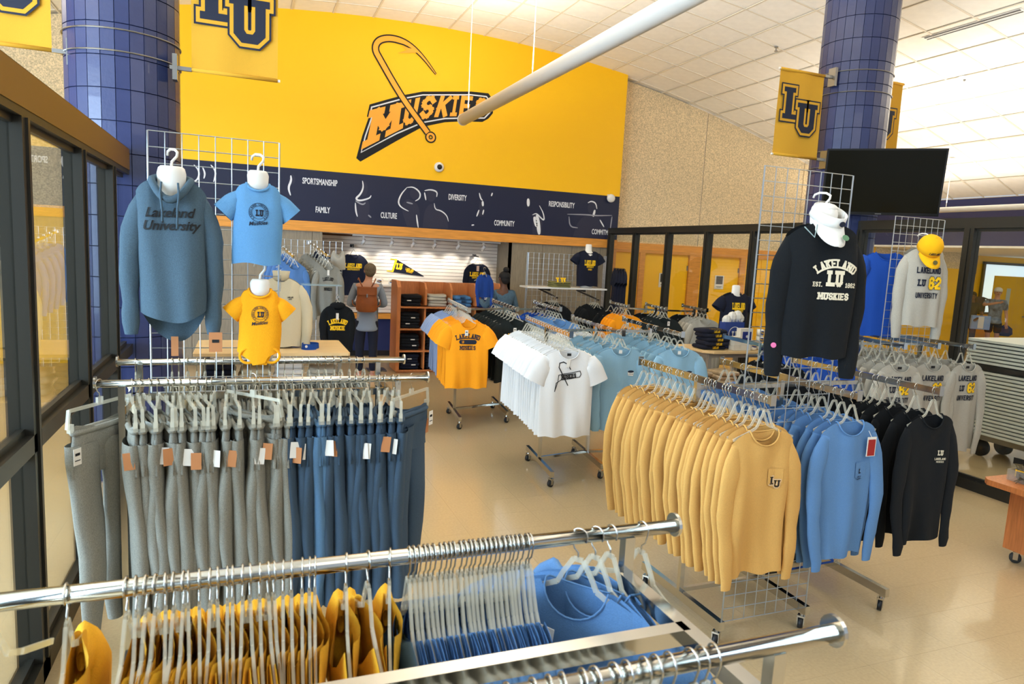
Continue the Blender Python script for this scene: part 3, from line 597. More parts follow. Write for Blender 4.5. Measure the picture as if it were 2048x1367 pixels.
# ------------------------------------------------------------------ GARMENTS
def shirt_mb(seed, hw=.235, sh=.205, L=.70, T=.03, neck=.088, dip=.075, bdip=.018, slope=.33, zn=-.10, sleeve='long', sl=.62, fold=.011, hemf=None, zj=0, form=False, spread=.03, sr=(.07, .036), NU=44, NV=16, taper=0, shoff=0, bandr=.004, sang=.55):
    R = random.Random(seed); mb = MB(); ph = [R.uniform(0, 6.3) for _ in range(6)]; k1 = R.uniform(18, 26); k2 = R.uniform(36, 50)
    def top(x, f):
        ax = abs(x)
        if ax < neck: return zn-(dip if f else bdip)*math.sqrt(max(0, 1-(ax/neck)**2))
        u = (ax-neck)/(sh-neck); return zn-slope*(ax-neck)-.03*u**4
    rings = []
    for j in range(NV+1):
        v = j/NV; row = []
        W = sh+(hw-sh)*min(1, v/.28)**1.0 - taper*max(0, v-.3)
        Tv = T*(.38+.62*min(1, v/.3)**.7) if not form else T*(.55+.45*math.sin(min(1, v/.35)*PI/2))
        for i in range(NU):
            a = 2*PI*i/NU; c, s = math.cos(a), math.sin(a); f = s < 0
            x = W*c; sy = math.copysign(abs(s)**.65, s); xt = sh*c
            t = top(xt, f); tt = Tv
            if abs(xt) < neck and v < .2: tt = Tv+(.022 if not form else .012)*(1-(xt/neck)**2)*(1-v/.2)
            hb = zn-.03-L+(hemf(c, f) if hemf else 0)
            z = t+(hb-t)*v
            am = fold*1.35*(.1+.9*v**.9)*(1 if form or abs(s) > .2 else 1)
            y = tt*sy+am*(math.sin(k1*x+ph[0]+v*1.3)+.6*math.sin(k2*x+ph[1]-v*2)+.4*math.sin(9*x+6*v+ph[5]))*(.8 if not form else .5)*(1 if f else -.6 if form else .9)
            y += .006*math.sin(ph[2]+v*4)*v
            x += .006*math.sin(ph[3]+v*5)*v; z += .006*v*math.sin(7*x*5+ph[4])
            row.append((x, y, z))
        rings.append(row)
    vs = [p for r_ in rings for p in r_]
    fs = [(j*NU+i, j*NU+(i+1) % NU, (j+1)*NU+(i+1) % NU, (j+1)*NU+i) for j in range(NV) for i in range(NU)]
    mb.add(vs, [f[::-1] for f in fs])
    # rib round the neck
    nk = [(neck*math.cos(a), -(T*.4+.022)*abs(math.sin(a))**.65*1.0 if math.sin(a) < 0 else (T*.4+.022)*abs(math.sin(a))**.65, top(neck*math.cos(a)*.999, math.sin(a) < 0)+.002) for a in [2*PI*i/26 for i in range(26)]]
    if bandr: mb.tube(nk+[nk[0]], bandr, 6, cap=False)
    for sd in (-1, 1):
        if not sleeve: break
        x0, z0 = sd*(sh-.03), top(sh*.93, True)-.015; n = 12
        pts = []; rr = []
        if sleeve == 'long':
            bend = R.uniform(.2, .5)*(1 if not form else .6); yo = -R.uniform(.004, .016)-(.012 if sd < 0 else 0)*(not form); inn = R.uniform(0, .05)*(not form); pts.append((sd*(sh-.075), 0, z0-.02)); rr.append(.018)
            for i in range(n+1):
                u = i/n; px = x0+sd*(.035*math.sin(min(1, u*2.4)*PI/2)+spread*math.sin(u*PI)*bend*2.2+spread*.7*u+R.uniform(-.002, .002)-inn*u)
                pts.append((px, yo*u*2+.004*math.sin(u*9+ph[5]), z0-.03-sl*u)); rr.append((sr[0]+(sr[1]-sr[0])*min(1, u*1.08)**.75+.003*math.sin(u*19+ph[2]))*(.62 if i == 0 else .88 if i == 1 else 1))
            pts.append((pts[-1][0], pts[-1][1], pts[-1][2]-.05)); rr.append(sr[1]*.78)
        else:
            m = 5; pts.append((sd*(sh-.07), 0, z0-.015)); rr.append(.02)
            for i in range(m+1):
                u = i/m; pts.append((x0+sd*(sl*math.sin(sang)*u+.01), .0+.004*math.sin(ph[1]+u*4), z0-.02-sl*math.cos(sang)*u)); rr.append(sr[0]*(1+.12*u)*(.7 if i == 0 else .92 if i == 1 else 1))
        N = 12; k0 = len(mb.v); rg = []
        for i, p in enumerate(pts):
            q0 = Vector(pts[max(0, i-1)]); q1 = Vector(pts[min(len(pts)-1, i+1)]); tt = (q1-q0).normalized(); b = Vector((tt.z, 0, -tt.x)).normalized(); fl = .38 if not form else .72
            rg += [tuple(Vector(p)+b*math.cos(2*PI*k/N)*rr[i]+Vector((0, 1, 0))*math.sin(2*PI*k/N)*rr[i]*fl*(1+.1*math.sin(k*2+i))) for k in range(N)]
        mb.add(rg, [(i*N+k, i*N+(k+1) % N, (i+1)*N+(k+1) % N, (i+1)*N+k) for i in range(len(pts)-1) for k in range(N)]+[tuple(range(N))])
    return mb
MESHC = {}
def shirt_mesh(key, m, seed, **kw):
    k = (key, m.name, seed)
    if k not in MESHC: MESHC[k] = shirt_mb(seed, **kw).mesh('shirt', m, True)
    return MESHC[k]
def hook_mb(r=.02, zs=-.062):
    pts = [(r*math.cos(a), 0, r*math.sin(a)) for a in [math.radians(d) for d in range(-35, 200, 18)]]
    return MB().tube(pts+[(-.012, 0, -.03), (-.001, 0, -.04), (0, 0, zs)], .0021, 6)
def tee_hanger_mb(hw=.195, zn=-.098):
    mb = MB(); w = .012
    out = [(-hw, zn-.055), (-hw*.5, zn-.02), (-.05, zn+.002), (-.036, zn+.03), (-.012, -.056), (.012, -.056), (.036, zn+.03), (.05, zn+.002), (hw*.5, zn-.02), (hw, zn-.055)]
    for a, b in zip(out[:-1], out[1:]): mb.bar((a[0], 0, a[1]), (b[0], 0, b[1]), .006, w)
    return mb
def clip_hanger_mb(hw=.165):
    mb = MB(); z = -.085
    mb.bar((-hw, 0, z), (hw, 0, z), .008, .014)
    for s in (-1, 1): mb.bar((s*hw, 0, z+.005), (s*(hw+.012), 0, z-.075), .009, .013).cbox((s*(hw-.005), 0, z-.075), (.02, .018, .036))
    mb.cbox((0, 0, -.072), (.03, .012, .03))
    return mb
HOOK = hook_mb().mesh('hook', CHROME, True)
HANG = {'tee': tee_hanger_mb().mesh('hanger', CLEAR), 'kid': tee_hanger_mb(.14).mesh('hanger', CLEAR), 'clip': clip_hanger_mb().mesh('hanger', CLEAR)}
NH = [0]; XH = MB(); XK = MB()
def make_hanger(kind, loc, rot, label, group, force=False):
    NH[0] += 1
    if NH[0] > 292 and not force:
        M = Matrix.Translation(loc) @ Matrix.Rotation(rot[2], 4, 'Z')
        for dst, me in ((XH, HANG[kind]), (XK, HOOK)): dst.add([M @ v.co for v in me.vertices], [tuple(p.vertices) for p in me.polygons])
        return None
    o = link('clothes_hanger', HANG[kind], None, loc); o.rotation_euler = rot; tag(o, label, 'hanger', group)
    h = link('hook', HOOK, o); return o
def tagcard(parent, x, y, z, m=CARDW, w=.036, h=.06, rot=0, printm=None, name='price_tag'):
    o = MB().cbox((0, 0, -h/2), (w, .0015, h)).build(name, m, parent, loc=(x, y, z)); o.rotation_euler = (0, rot, 0)
    if printm:
        MB().cbox((0, -.0014, -h*.35), (w*.6, .001, h*.16)).cbox((0, -.0014, -h*.72), (w*.7, .001, h*.05)).build('print', printm, o)
    return o
def stack(front, back, z, n, kinds, label, group, hanger_label, hanger_group, frontlab=None, seed=1, jit=.06, hk='tee', name='shirt', cat='shirt', uneven=True, flip=0):
    # hang n garments along an arm; the first one is the front garment
    R = random.Random(seed); f, b = Vector(front), Vector(back); d = (b-f); rz = math.atan2(d.y, d.x)-PI/2
    ts = [0]; x = 0
    for i in range(1, n): x += R.uniform(.4, 1.6) if uneven else 1; ts.append(x)
    ts = [t/max(x, 1e-6) for t in ts]; out = []
    for i, t in enumerate(ts):
        p = f+d*t; me = kinds[0] if i == 0 else kinds[R.randrange(len(kinds))]
        if me is None: continue
        a = rz+(R.uniform(-jit, jit) if i else 0)
        o = link(name, me, None, (p.x, p.y, z+(R.uniform(-.006, .006) if i else 0))); o.rotation_euler = (0, 0, a)
        tag(o, frontlab if (i == 0 and frontlab) else label, cat, None if (i == 0 and frontlab) else group)
        make_hanger(hk, (p.x, p.y, z), (0, 0, a), hanger_label, hanger_group); out.append(o)
    return out
# ------------------------------------------------------------------ RACKS
def caster(root, x, y, z=.1, r=.035, rz=0, name='caster', mw=RUBBER):
    o = MB().tube([(-.012, 0, r), (.012, 0, r)], r, 16).build(name, mw, root, True, (x, y, 0)); o.rotation_euler.z = rz
    MB().cbox((-.017, 0, r+.012), (.004, .03, .05)).cbox((.017, 0, r+.012), (.004, .03, .05)).cbox((0, 0, r+.04), (.04, .035, .01)).tube([(0, 0, r+.04), (0, 0, z)], .009, 8).build('fork', CHROME, o)
    return o
def arm_rack(label, cx, cy, arms, z, rectarm=True, basehalf=.34, group=None, armr=.03, m=CHROME):
    # arms: list of (front xy, back xy)
    t = thing('garment_rack', label, 'rack', (cx, cy, 0), group=group); O = Vector((cx, cy)); mids = []
    for f, b in arms:
        f, b = Vector(f)-O, Vector(b)-O; u = (b-f).normalized(); f2, b2 = f-u*.04, b+u*.04; mid = (f+b)/2; mids.append(mid)
        MB().bar((*f2, z), (*b2, z), .022, .036).build('arm', m, t)
        for e in (f2, b2): MB().bar((*(e-u*.003), z+.004), (*(e+u*.003), z+.004), .034, .056).build('end_plate', m, t)
        MB().bar((mid.x, mid.y, .14), (mid.x, mid.y, z-.015), .028, .028).build('post', m, t)
        p, q = mid-u*basehalf, mid+u*basehalf
        MB().bar((*p, .125), (*q, .125), .032, .05).build('foot', m, t)
        ang = math.atan2(u.y, u.x)
        for e in (mid-u*(basehalf-.04), mid+u*(basehalf-.04)): caster(t, e.x, e.y, .1, .034, ang+.6)
    for a, b in zip(mids[:-1], mids[1:]):
        MB().bar((*a, .15), (*b, .15), .024, .024).build('lower_bar', m, t)
        MB().bar((*a, z-.05), (*b, z-.05), .024, .024).build('upper_bar', m, t)
    return t
def rail_rack(label, x0, x1, px, y1, y2, z, zl=1.28):
    cx, cy = (px[0]+px[1])/2, (y1+y2)/2
    t = thing('double_rail_rack', label, 'rack', (cx, cy, 0)); ym = 0; h = (y2-y1)/2
    for y in (-h, h):
        MB().tube([(x0-cx, y, z), (x1-cx, y, z)], .0165, 18).build('rail', CHROME, t, True)
        for x in (x0-cx, x1-cx): MB().tube([(x-.004, y, z+.004), (x+.004, y, z+.004)], .029, 18).build('end_disc', CHROME, t)
        for x in (px[0]-cx, px[1]-cx): MB().bar((x, y, .1), (x, y, z-.012), .026, .026).build('post', CHROME, t)
    for x in (px[0]-cx, px[1]-cx):
        MB().bar((x, -h, zl), (x, h, zl), .034, .034).build('cross_bar', CHROME, t)
        MB().bar((x, -h-.08, .11), (x, h+.08, .11), .034, .04).build('foot', CHROME, t)
        for y in (-h-.04, h+.04): caster(t, x, y, .1, .034, .5)
    MB().bar((px[0]-cx, 0, zl), (px[1]-cx, 0, zl), .034, .034).build('centre_bar', CHROME, t)
    MB().bar((px[0]-cx, 0, .13), (px[1]-cx, 0, .13), .03, .03).build('lower_bar', CHROME, t)
    return t
def grid_panel(label, x0, z0, w, h, y, step=.0715, rz=0, loc=None, vstep=None, m=WIRE, name='grid_panel', r=.0026):
    t = thing(name, label, 'grid panel', (x0, y, z0), rz); nx = round(w/step); nz = round(h/(vstep or step))
    for i in range(nx+1):
        e = i in (0, nx); MB().tube([(w*i/nx, 0, 0), (w*i/nx, 0, h)], r*1.7 if e else r, 6).build('upright_wire', m, t)
    for j in range(nz+1): MB().tube([(0, .004, h*j/nz), (w, .004, h*j/nz)], r, 6).build('cross_wire', m, t)
    return t
rail_rack('chrome double rail rack nearest the camera with gold and blue shirts', -.72, .99, (-.52, .86), .87, 1.37, 1.40)
rail_rack('chrome double rail rack of sweatpants by the left glass wall', -.60, .86, (-.5, .71), 3.35, 3.91, 1.40)
# --- front rack garments: gold shirts, small blue ones, one large blue
GOLD = cloth('gold', (224, 168, 34)); BLUE = cloth('blue', (92, 134, 184)); TAN = cloth('tan', (214, 166, 92)); SLATE = cloth('slate', (74, 98, 118), .1)
HGREY = cloth('heather_grey', (136, 134, 124), .2); LGREY = cloth('light_heather', (176, 172, 160), .12); BLK = mat('cloth_midnight', (8, 13, 18), 1, bump=.35, bscale=420, var=.3, vscale=260); NAVYC = mat('cloth_navy', (20, 24, 42), 1, bump=.35, bscale=420, var=.2, vscale=260)
WHT = cloth('white', (228, 228, 228), .02); LBL = cloth('powder_blue', (134, 172, 194)); ORG = cloth('orange_gold', (248, 158, 18)); ROYAL = cloth('royal', (20, 70, 160)); PERI = cloth('lavender_blue', (142, 160, 196))
CRM = cloth('cream', (214, 204, 176), .05); CHAR = mat('cloth_charcoal', (26, 32, 32), 1, bump=.35, bscale=420, var=.2, vscale=260); STEELB = cloth('steel_blue', (82, 116, 148), .08); DSLATE = cloth('dark_slate', (58, 78, 98), .1)
R = random.Random(5)
gk = [shirt_mesh('fg', GOLD, s, sleeve='short', sl=.17, sr=(.085, 0), L=.62, fold=.005, neck=.085, dip=.09, zn=-.125, T=.022, hw=.215, sh=.195, bandr=0) for s in (1, 2, 3)]
bk = [shirt_mesh('fb', BLUE, s, sleeve='short', sl=.12, sr=(.06, 0), L=.48, fold=.004, neck=.07, dip=.07, bdip=.03, zn=-.145, T=.018, hw=.16, sh=.15, bandr=0) for s in (1, 2)]
bl = [shirt_mesh('fl', BLUE, s, sleeve='short', sl=.2, sr=(.095, 0), L=.70, fold=.008, neck=.08, dip=.07, zn=-.12, T=.03, hw=.25, sh=.215, bandr=.0025) for s in (1, 2)]
HANG['tall'] = tee_hanger_mb(.185, -.125).mesh('hanger', CLEAR); HANG['tallkid'] = tee_hanger_mb(.135, -.145).mesh('hanger', CLEAR)
gx = [-.30, -.205]+[-.19+.0155*i+R.uniform(-.004, .004) for i in range(22)]+[.195, .24, .285]
def hang_one(me, x, y, z, rz, label, cat, group, hk, hl, hg, name='shirt', tilt=0):
    o = link(name, me, None, (x, y, z)); o.rotation_euler = (0, tilt, rz); tag(o, label, cat, group)
    make_hanger(hk, (x, y, z), (0, tilt, rz), hl, hg); return o
for i, x in enumerate(gx):
    lab = 'gold short-sleeve shirt packed on the far rail of nearest rack'; gr = 'gold shirts on the nearest rack'
    if i == 0: lab, gr = 'leftmost gold shirt, hanging alone at left end of the nearest rack', None
    hang_one(gk[i % 3], x, 1.37, 1.40, -PI/2+R.uniform(-.08, .08)*(2 if i > 23 else 1), lab, 'shirt', gr, 'tall', 'clear plastic hanger holding a gold shirt on the nearest rack', 'clear hangers of the gold shirts')
for i in range(26):
    x = .325+.0112*i+R.uniform(-.002, .002)
    hang_one(bk[i % 2], x, 1.37, 1.40, PI/2+R.uniform(-.05, .05), 'small blue shirt packed tightly on the nearest rack', 'shirt', 'small blue shirts on the nearest rack', 'tallkid', 'clear plastic hanger holding a small blue shirt', 'clear hangers of the small blue shirts')
o = hang_one(bl[0], .73, 1.37, 1.40, -.87, 'large blue shirt with white tag at right end of nearest rack', 'shirt', None, 'tall', 'clear hanger of the large tagged blue shirt on nearest rack', None)
tagcard(o, -.04, -.075, -.2, CARDW, .045, .1, .1, INK)
hang_one(bl[1], .775, 1.37, 1.40, -1.15, 'large blue shirt just behind the tagged one on nearest rack', 'shirt', None, 'tall', 'clear hanger of the second large blue shirt on nearest rack', None)
hang_one(bl[0], .815, 1.37, 1.40, -1.4, 'rightmost large blue shirt on the far rail of nearest rack', 'shirt', None, 'tall', 'clear hanger of the rightmost large blue shirt', None)
make_hanger('tall', (.90, 1.37, 1.40), (0, 0, PI/2+.2), 'empty clear hanger at the right end of the nearest rack', None)
make_hanger('tall', (-.42, 1.37, 1.40), (0, 0, PI/2-.3), 'empty clear hanger at the left end of the nearest rack', None)
gy = shirt_mesh('fgy', LGREY, 1, sleeve='short', sl=.15, sr=(.08, 0), L=.6, zn=-.125, T=.02, fold=.005, hw=.21, sh=.19)
for i in range(20):
    x = .2+.028*i+R.uniform(-.008, .008)
    if x > .84: continue
    hang_one(gy, x, .87, 1.40, PI/2+R.uniform(-.1, .1), 'pale grey shirt on the near rail at the bottom of photo', 'shirt', 'grey shirts on the near rail', 'tall', 'clear hanger with wire hook on the near rail at photo bottom', 'clear hangers on the near rail')
# --- sweatpants
def pants_mb(seed, W=.17, T=.026, L=1.0):
    R = random.Random(seed); mb = MB(); N = 20; zt = -.165; rows = []
    for j in range(7):
        v = j/6; z = zt-.21*v; w = W*(.86+.12*min(1, v*1.3)) if v > .12 else W*.86*(1+.04*(j % 2)); tt = T*(.75+.7*min(v, .4))*(1 if v < .5 else .55)
        rows += [(w*math.cos(2*PI*i/N)+.004*math.sin(i*3+j), tt*math.copysign(abs(math.sin(2*PI*i/N))**.7, math.sin(2*PI*i/N))+.004*math.sin(i*1.7+j*.8+seed), z+(.014*math.sin(2*PI*i/N*2+seed) if j == 0 else 0)) for i in range(N)]
    mb.add(rows, [(j*N+i, (j+1)*N+i, (j+1)*N+(i+1) % N, j*N+(i+1) % N) for j in range(6) for i in range(N)])
    M = 12
    for s in (-1, 1):
        vs = []; K = 12; sw = R.uniform(-.02, .02)
        for j in range(K+1):
            v = j/K; z = zt-.07-(L-.15)*v; w = .088*(1-.42*v)+.004*math.sin(v*17+seed); cx = s*(.085-.02*v)+sw*v; tt = (.043*(1-.25*v))*(.75+.25*min(1, v*4))*(1+.15*math.sin(v*11+seed))
            if j == K: w *= .75; z -= .02
            vs += [(cx+w*math.cos(2*PI*i/M), tt*math.sin(2*PI*i/M)+.012*math.sin(v*6+seed*2+s)+s*.01*v, z) for i in range(M)]
        mb.add(vs, [(j*M+i, (j+1)*M+i, (j+1)*M+(i+1) % M, j*M+(i+1) % M) for j in range(K) for i in range(M)])
    return mb
def waist_mb(W=.151): 
    return MB().tube([(W*math.cos(a), .0185*math.copysign(abs(math.sin(a))**.7, math.sin(a)), -.182) for a in [2*PI*i/24 for i in range(25)]], .013, 6, cap=False)
PM = {}
for nm, m in (('g', HGREY), ('s', STEELB), ('d', DSLATE)):
    PM[nm] = ([pants_mb(s).mesh('sweatpants', m, True) for s in (1, 2, 3)], waist_mb().mesh('waistband', m, True))
def pants(nm, x, y, z, rz, label, group, k, drop=0):
    o = link('sweatpants', PM[nm][0][k % 3], None, (x, y, z)); o.rotation_euler = (0, 0, rz); tag(o, label, 'sweatpants', group)
    link('waistband', PM[nm][1], o); make_hanger('clip', (x, y, z), (0, 0, rz), 'clear clip hanger gripping sweatpants on the left rack' if group else 'clear clip hanger of the '+label.split(' on ')[0][:60], 'clip hangers on the sweatpants rack' if group else None)
    return o
R = random.Random(11); k = 0
o = pants('g', -.585, 3.35, 1.40, PI/2-.55, 'leftmost grey sweatpants turned outward beside the glass wall', None, 0)
tagcard(o, -.16, -.03, -.24, CARDW, .04, .07, 0, INK); tagcard(o, .1, -.035, -.22, CARD, .045, .075, .1)
xs_ = [-.46+.032*i for i in range(11)]+[-.085+.038*i for i in range(8)]
for i, x in enumerate(xs_):
    if i == 13: continue
    o = pants('g', x+R.uniform(-.006, .006), 3.35, 1.40, PI/2+R.uniform(-.1, .16)+(.15 if x < -.15 else 0), 'heather grey sweatpants on the left half of the sweatpants rack', 'grey sweatpants on the left rack', i)
    if i % 2 == 0: tagcard(o, -.165, -.03 if i % 4 else .03, -.25-R.uniform(0, .03), CARD if i % 4 == 0 else CARDW, .042, .075, R.uniform(-.15, .15), INK).rotation_euler = (0, R.uniform(-.1, .1), PI/2+R.uniform(-.5, .3))
o = pants('g', .035, 3.33, 1.42, PI/2+.75, 'light grey sweatpants swung to face the camera, with dark lettering', None, 1)
decal(o, text_quads('LAKELAND', -.02, -.47, .022, .7, serif=False)+text_quads('MUSKIES', -.02, -.5, .022, .7, serif=False), NAVYP)
for i in range(15):
    x = .215+.036*i+R.uniform(-.008, .008)
    o = pants('d' if i not in (3, 4) else 's', x, 3.35, 1.40, PI/2+R.uniform(-.2, .05)-(.1 if i > 8 else 0), 'slate blue sweatpants on the right half of the sweatpants rack', 'slate blue sweatpants on the left rack', i)
    if i % 2 == 0 or i > 11: tagcard(o, -.165, .03 if i % 4 else -.03, -.24-R.uniform(0, .04), CARDW if i % 3 else CARD, .042, .075, 0, INK).rotation_euler = (0, R.uniform(-.1, .1), PI/2+R.uniform(-.6, .2))
o = pants('d', .785, 3.37, 1.40, PI/2-.75, 'rightmost slate blue sweatpants turned outward at the rail end', None, 2)
tagcard(o, .16, -.03, -.2, CARDW, .04, .075, 0, INK); tagcard(o, .17, .0, -.25, CARD, .04, .075, 0)
# back rail: grey and cream sweatshirts edge on
bkm = [shirt_mesh('bk', m, s, sleeve='long', sl=.5, L=.6, zn=-.11, T=.035, hw=.22, sh=.2, spread=.02) for m in (HGREY, LGREY) for s in (1, 2)]
crm = shirt_mesh('bkc', CRM, 1, sleeve='long', sl=.5, L=.6, zn=-.11, T=.03, hw=.22, sh=.2, spread=.02)
for i in range(24):
    x = -.36+.043*i+R.uniform(-.01, .01)
    hang_one(crm if i in (1, 2, 3) else bkm[i % 4], x, 3.91, 1.40, PI/2+R.uniform(-.1, .1), 'cream sweatshirt edge-on on the back rail of sweatpants rack' if i in (1, 2, 3) else 'grey sweatshirt edge-on on the back rail of sweatpants rack', 'sweatshirt', 'cream sweatshirts on the back rail' if i in (1, 2, 3) else 'grey sweatshirts on the back rail', 'tee', 'clear hanger on the back rail of the sweatpants rack', 'clear hangers on the back rail')
hang_one(crm, -.52, 3.91, 1.40, PI/2+.1, 'single cream sweatshirt at the left end of the back rail', 'sweatshirt', None, 'tee', 'clear hanger at the left end of the back rail', None)
# --- panel over the sweatpants rack with display forms
grid_panel('wire grid panel standing in the sweatpants rack behind the hoodie', -.415, 1.30, .57, 1.215, 3.62)
def form_hook(parent, x, y, z):
    return MB().tube([(x, y, z), (x+.002, y, z+.02), (x+.022, y, z+.045), (x+.024, y, z+.062), (x+.012, y+.02, z+.075), (x-.008, y+.05, z+.078), (x-.02, y+.075, z+.07), (x-.022, y+.085, z+.055)], .0058, 8).build('hook', WHITE, parent, True)
def form(label, x, y, z, rz, nr, nz0, nz1, hook=True, cat='mannequin', name='torso_form', body=None):
    t = thing(name, label, cat, (x, y, z), rz)
    n = MB().lathe([(nr*1.15, nz0), (nr*1.0, nz0+(nz1-nz0)*.35), (nr*1.05, nz0+(nz1-nz0)*.75), (nr*.95, nz1-.008), (nr*.8, nz1)], 22, (0, 0, 0), 1, .8).build('neck', WHITE, t, True)
    if body: body.build('body', WHITE, t, True)
    if hook: form_hook(t, 0, 0, nz1)
    return t
# hoodie
def hoodhem(c, f): return (-.0 if f else -.10)*(1-abs(c)**2.5)+(.045*abs(c)**3)
t = form('white hanging torso form wearing the slate hoodie', -.30, 3.42, 2.22, 0, .056, -.0, .125, body=MB().lathe([(.10, -.5), (.12, -.2), (.12, -.08), (.07, -.03), (.03, .02)], 18, (0, 0, 0), 1, .3))
hd = link('hoodie', shirt_mb(3, hw=.135, sh=.14, L=.585, T=.075, neck=.07, dip=.1, bdip=.0, slope=.42, zn=.065, sleeve='long', sl=.54, fold=.02, form=True, spread=.03, sr=(.056, .033), hemf=hoodhem, NV=22, bandr=0).mesh('hoodie', STEELB, True), None, (-.30, 3.42, 2.22))
tag(hd, 'slate blue hoodie with script lettering on the hanging form at left', 'hoodie')
MATS['cloth_slate_hood'] = SLATE
hd.data.materials[0] = cloth('hoodie_slate', (70, 91, 106), .16)
HM = hd.data.materials[0]
MB().tube([(.078*math.cos(a), -.012+.078*math.sin(a), .062-.085*max(0, -math.sin(a))**2+.022*max(0, math.sin(a))) for a in [2*PI*i/30 for i in range(31)]], .016, 8, cap=False).build('hood', HM, hd, True)
MB().ell((0, .075, .035), (.085, .035, .065), 14, 8).build('hood_back', HM, hd, True)
for s in (-1, 1): MB().tube([(s*.032, -.088, .05), (s*.036, -.1, .0), (s*.03, -.104, -.06), (s*.028, -.102, -.115-(.03 if s > 0 else 0))], .005, 6).build('drawstring', HM, hd, True)
def script(txt, cx, cz, h, wide=.62, t=.8): return text_quads(txt, cx, cz, h, t, wide, serif=False, shear=.3, gap=.75)
def font_script(txt, cx, cz, h, sx=.8, sh=.3, rot=0):
    q = font_quads(txt, 0, 0, h, sx); o = []
    for p in q:
        o.append([(cx+(x+z*sh)*math.cos(rot)-z*math.sin(rot), cz+z*math.cos(rot)+(x)*math.sin(rot)) for x, z in p])
    return o
decal(hd, font_script('Lakeland', 0, -.075, .04, .95, .3, .03)+font_script('University', 0.005, -.13, .04, .95, .3, .03), INK, .004, 'lettering')
for x, lab in ((.165, 'brown kraft tag hanging from the right sleeve of the hoodie'), ):
    pass
MB().cbox((0, 0, -.045), (.056, .002, .09)).build('kraft_tag', CARD, hd, loc=(.175, -.03, -.60)); MB().cbox((.175, -.032, -.64), (.03, .001, .014)).build('print', INK, hd)
o = MB().cbox((0, 0, -.045), (.03, .002, .09)).build('kraft_tag', CARD, hd, loc=(-.0, .05, -.63))
# baby tee
def emblem(cx, cz, r):
    q = line_quads(circ(cx, cz, r, 30), r*.05, True)+line_quads(circ(cx, cz, r*.7, 26), r*.04, True)
    s1, W = strokes('LAKELAND UNIVERSITY', False, 1.6); k = r*.2/5; n = len(s1)
    for quad in stroke_quads(s1, .8, 2):
        p = []
        for x, z in quad:
            a = PI*1.28-(x/W)*PI*1.56; rr = r*.85+(z-2)*k; p.append((cx+rr*math.cos(a), cz+rr*math.sin(a)))
        q.append(p)
    q += text_quads('LU', cx+r*.1, cz-r*.05, r*.7, 1.2, .8)
    q += font_script('Muskies', cx-r*.02, cz-r*1.12, r*.42, 1.0, .3, .12)
    return q
t = form('small white torso form wearing the blue toddler shirt', .055, 3.45, 2.27, .05, .045, .005, .09, body=MB().lathe([(.075, -.28), (.085, -.1), (.07, -.04), (.03, .0)], 16, (0, 0, 0), 1, .4))
SKY = cloth('sky_blue', (98, 152, 200))
o = link('toddler_shirt', shirt_mb(7, hw=.108, sh=.098, L=.335, T=.055, neck=.05, dip=.035, bdip=.0, slope=.3, zn=.03, sleeve='short', sl=.105, sr=(.046, 0), sang=.75, fold=.005, form=True, bandr=.006).mesh('toddler_shirt', SKY, True), None, (.055, 3.45, 2.27)); o.rotation_euler.z = .05
tag(o, 'sky blue toddler shirt with round emblem on small hanging form', 'shirt')
decal(o, emblem(0, -.10, .042), NAVYP, .003, 'emblem')
t = form('small white torso form wearing the gold baby bodysuit', .065, 3.45, 1.80, 0, .042, -.01, .065, body=MB().lathe([(.05, -.33), (.072, -.27), (.07, -.1), (.06, -.05), (.03, -.01)], 16, (0, 0, 0), 1, .5))
def onehem(c, f): return (.055*abs(c)**.9 if abs(c) > .35 else .0)
GOLDB = cloth('bright_gold', (248, 168, 14))
o = link('baby_bodysuit', shirt_mb(9, hw=.095, sh=.085, L=.315, T=.05, neck=.05, dip=.035, bdip=.0, slope=.25, zn=.015, sleeve='short', sl=.09, sr=(.042, 0), sang=.8, fold=.004, form=True, bandr=.006, hemf=onehem).mesh('baby_bodysuit', GOLDB, True), None, (.065, 3.45, 1.80))
tag(o, 'bright gold baby bodysuit with round emblem on small hanging form', 'bodysuit')
for s in (-1, 1): MB().tube([(s*(.052+.036*math.cos(a)), -.042+.0*a, -.292+.034*math.sin(a)) for a in [2*PI*i/18 for i in range(19)]], .007, 6, cap=False).build('leg_opening', GOLDB, o, True)
MB().prismy([(-.06, -.27), (-.03, -.335), (.03, -.335), (.06, -.27), (.03, -.24), (-.03, -.24)], -.046, .04).build('gusset', GOLDB, o)
decal(o, emblem(0, -.095, .037), NAVYP, .003, 'emblem')
# ------------------------------------------------------------------ TAN / BLUE / MIDNIGHT RACK
A1, A2, A3 = ((2.38, 2.63), (2.36, 3.72)), ((2.97, 2.66), (2.97, 3.7)), ((3.62, 2.70), (3.60, 3.72))
arm_rack('chrome three arm rack with tan, blue and midnight shirts', 3.0, 3.15, [A1, A2, A3], 1.40, basehalf=.38)
LS = dict(hw=.185, sh=.19, L=.71, T=.022, zn=-.14, sl=.65, fold=.018, sr=(.062, .036), spread=.035)
tk = [shirt_mesh('ls', TAN, s, **LS) for s in (1, 2, 3, 4)]; bkk = [shirt_mesh('ls', BLUE, s, **LS) for s in (5, 6, 7)]; kk = [shirt_mesh('ls', BLK, s, **LS) for s in (8, 9, 10)]
HANG['long'] = tee_hanger_mb(.185, -.14).mesh('hanger', CLEAR)
def pocket(o, x, z, w=.085, h=.1, m=None):
    me = o.data; decal(o, [[(x-w/2, z-h*.8), (x, z-h), (x, z), (x-w/2, z)], [(x, z-h), (x+w/2, z-h*.8), (x+w/2, z), (x, z)]], m or me.materials[0], .004, 'pocket')
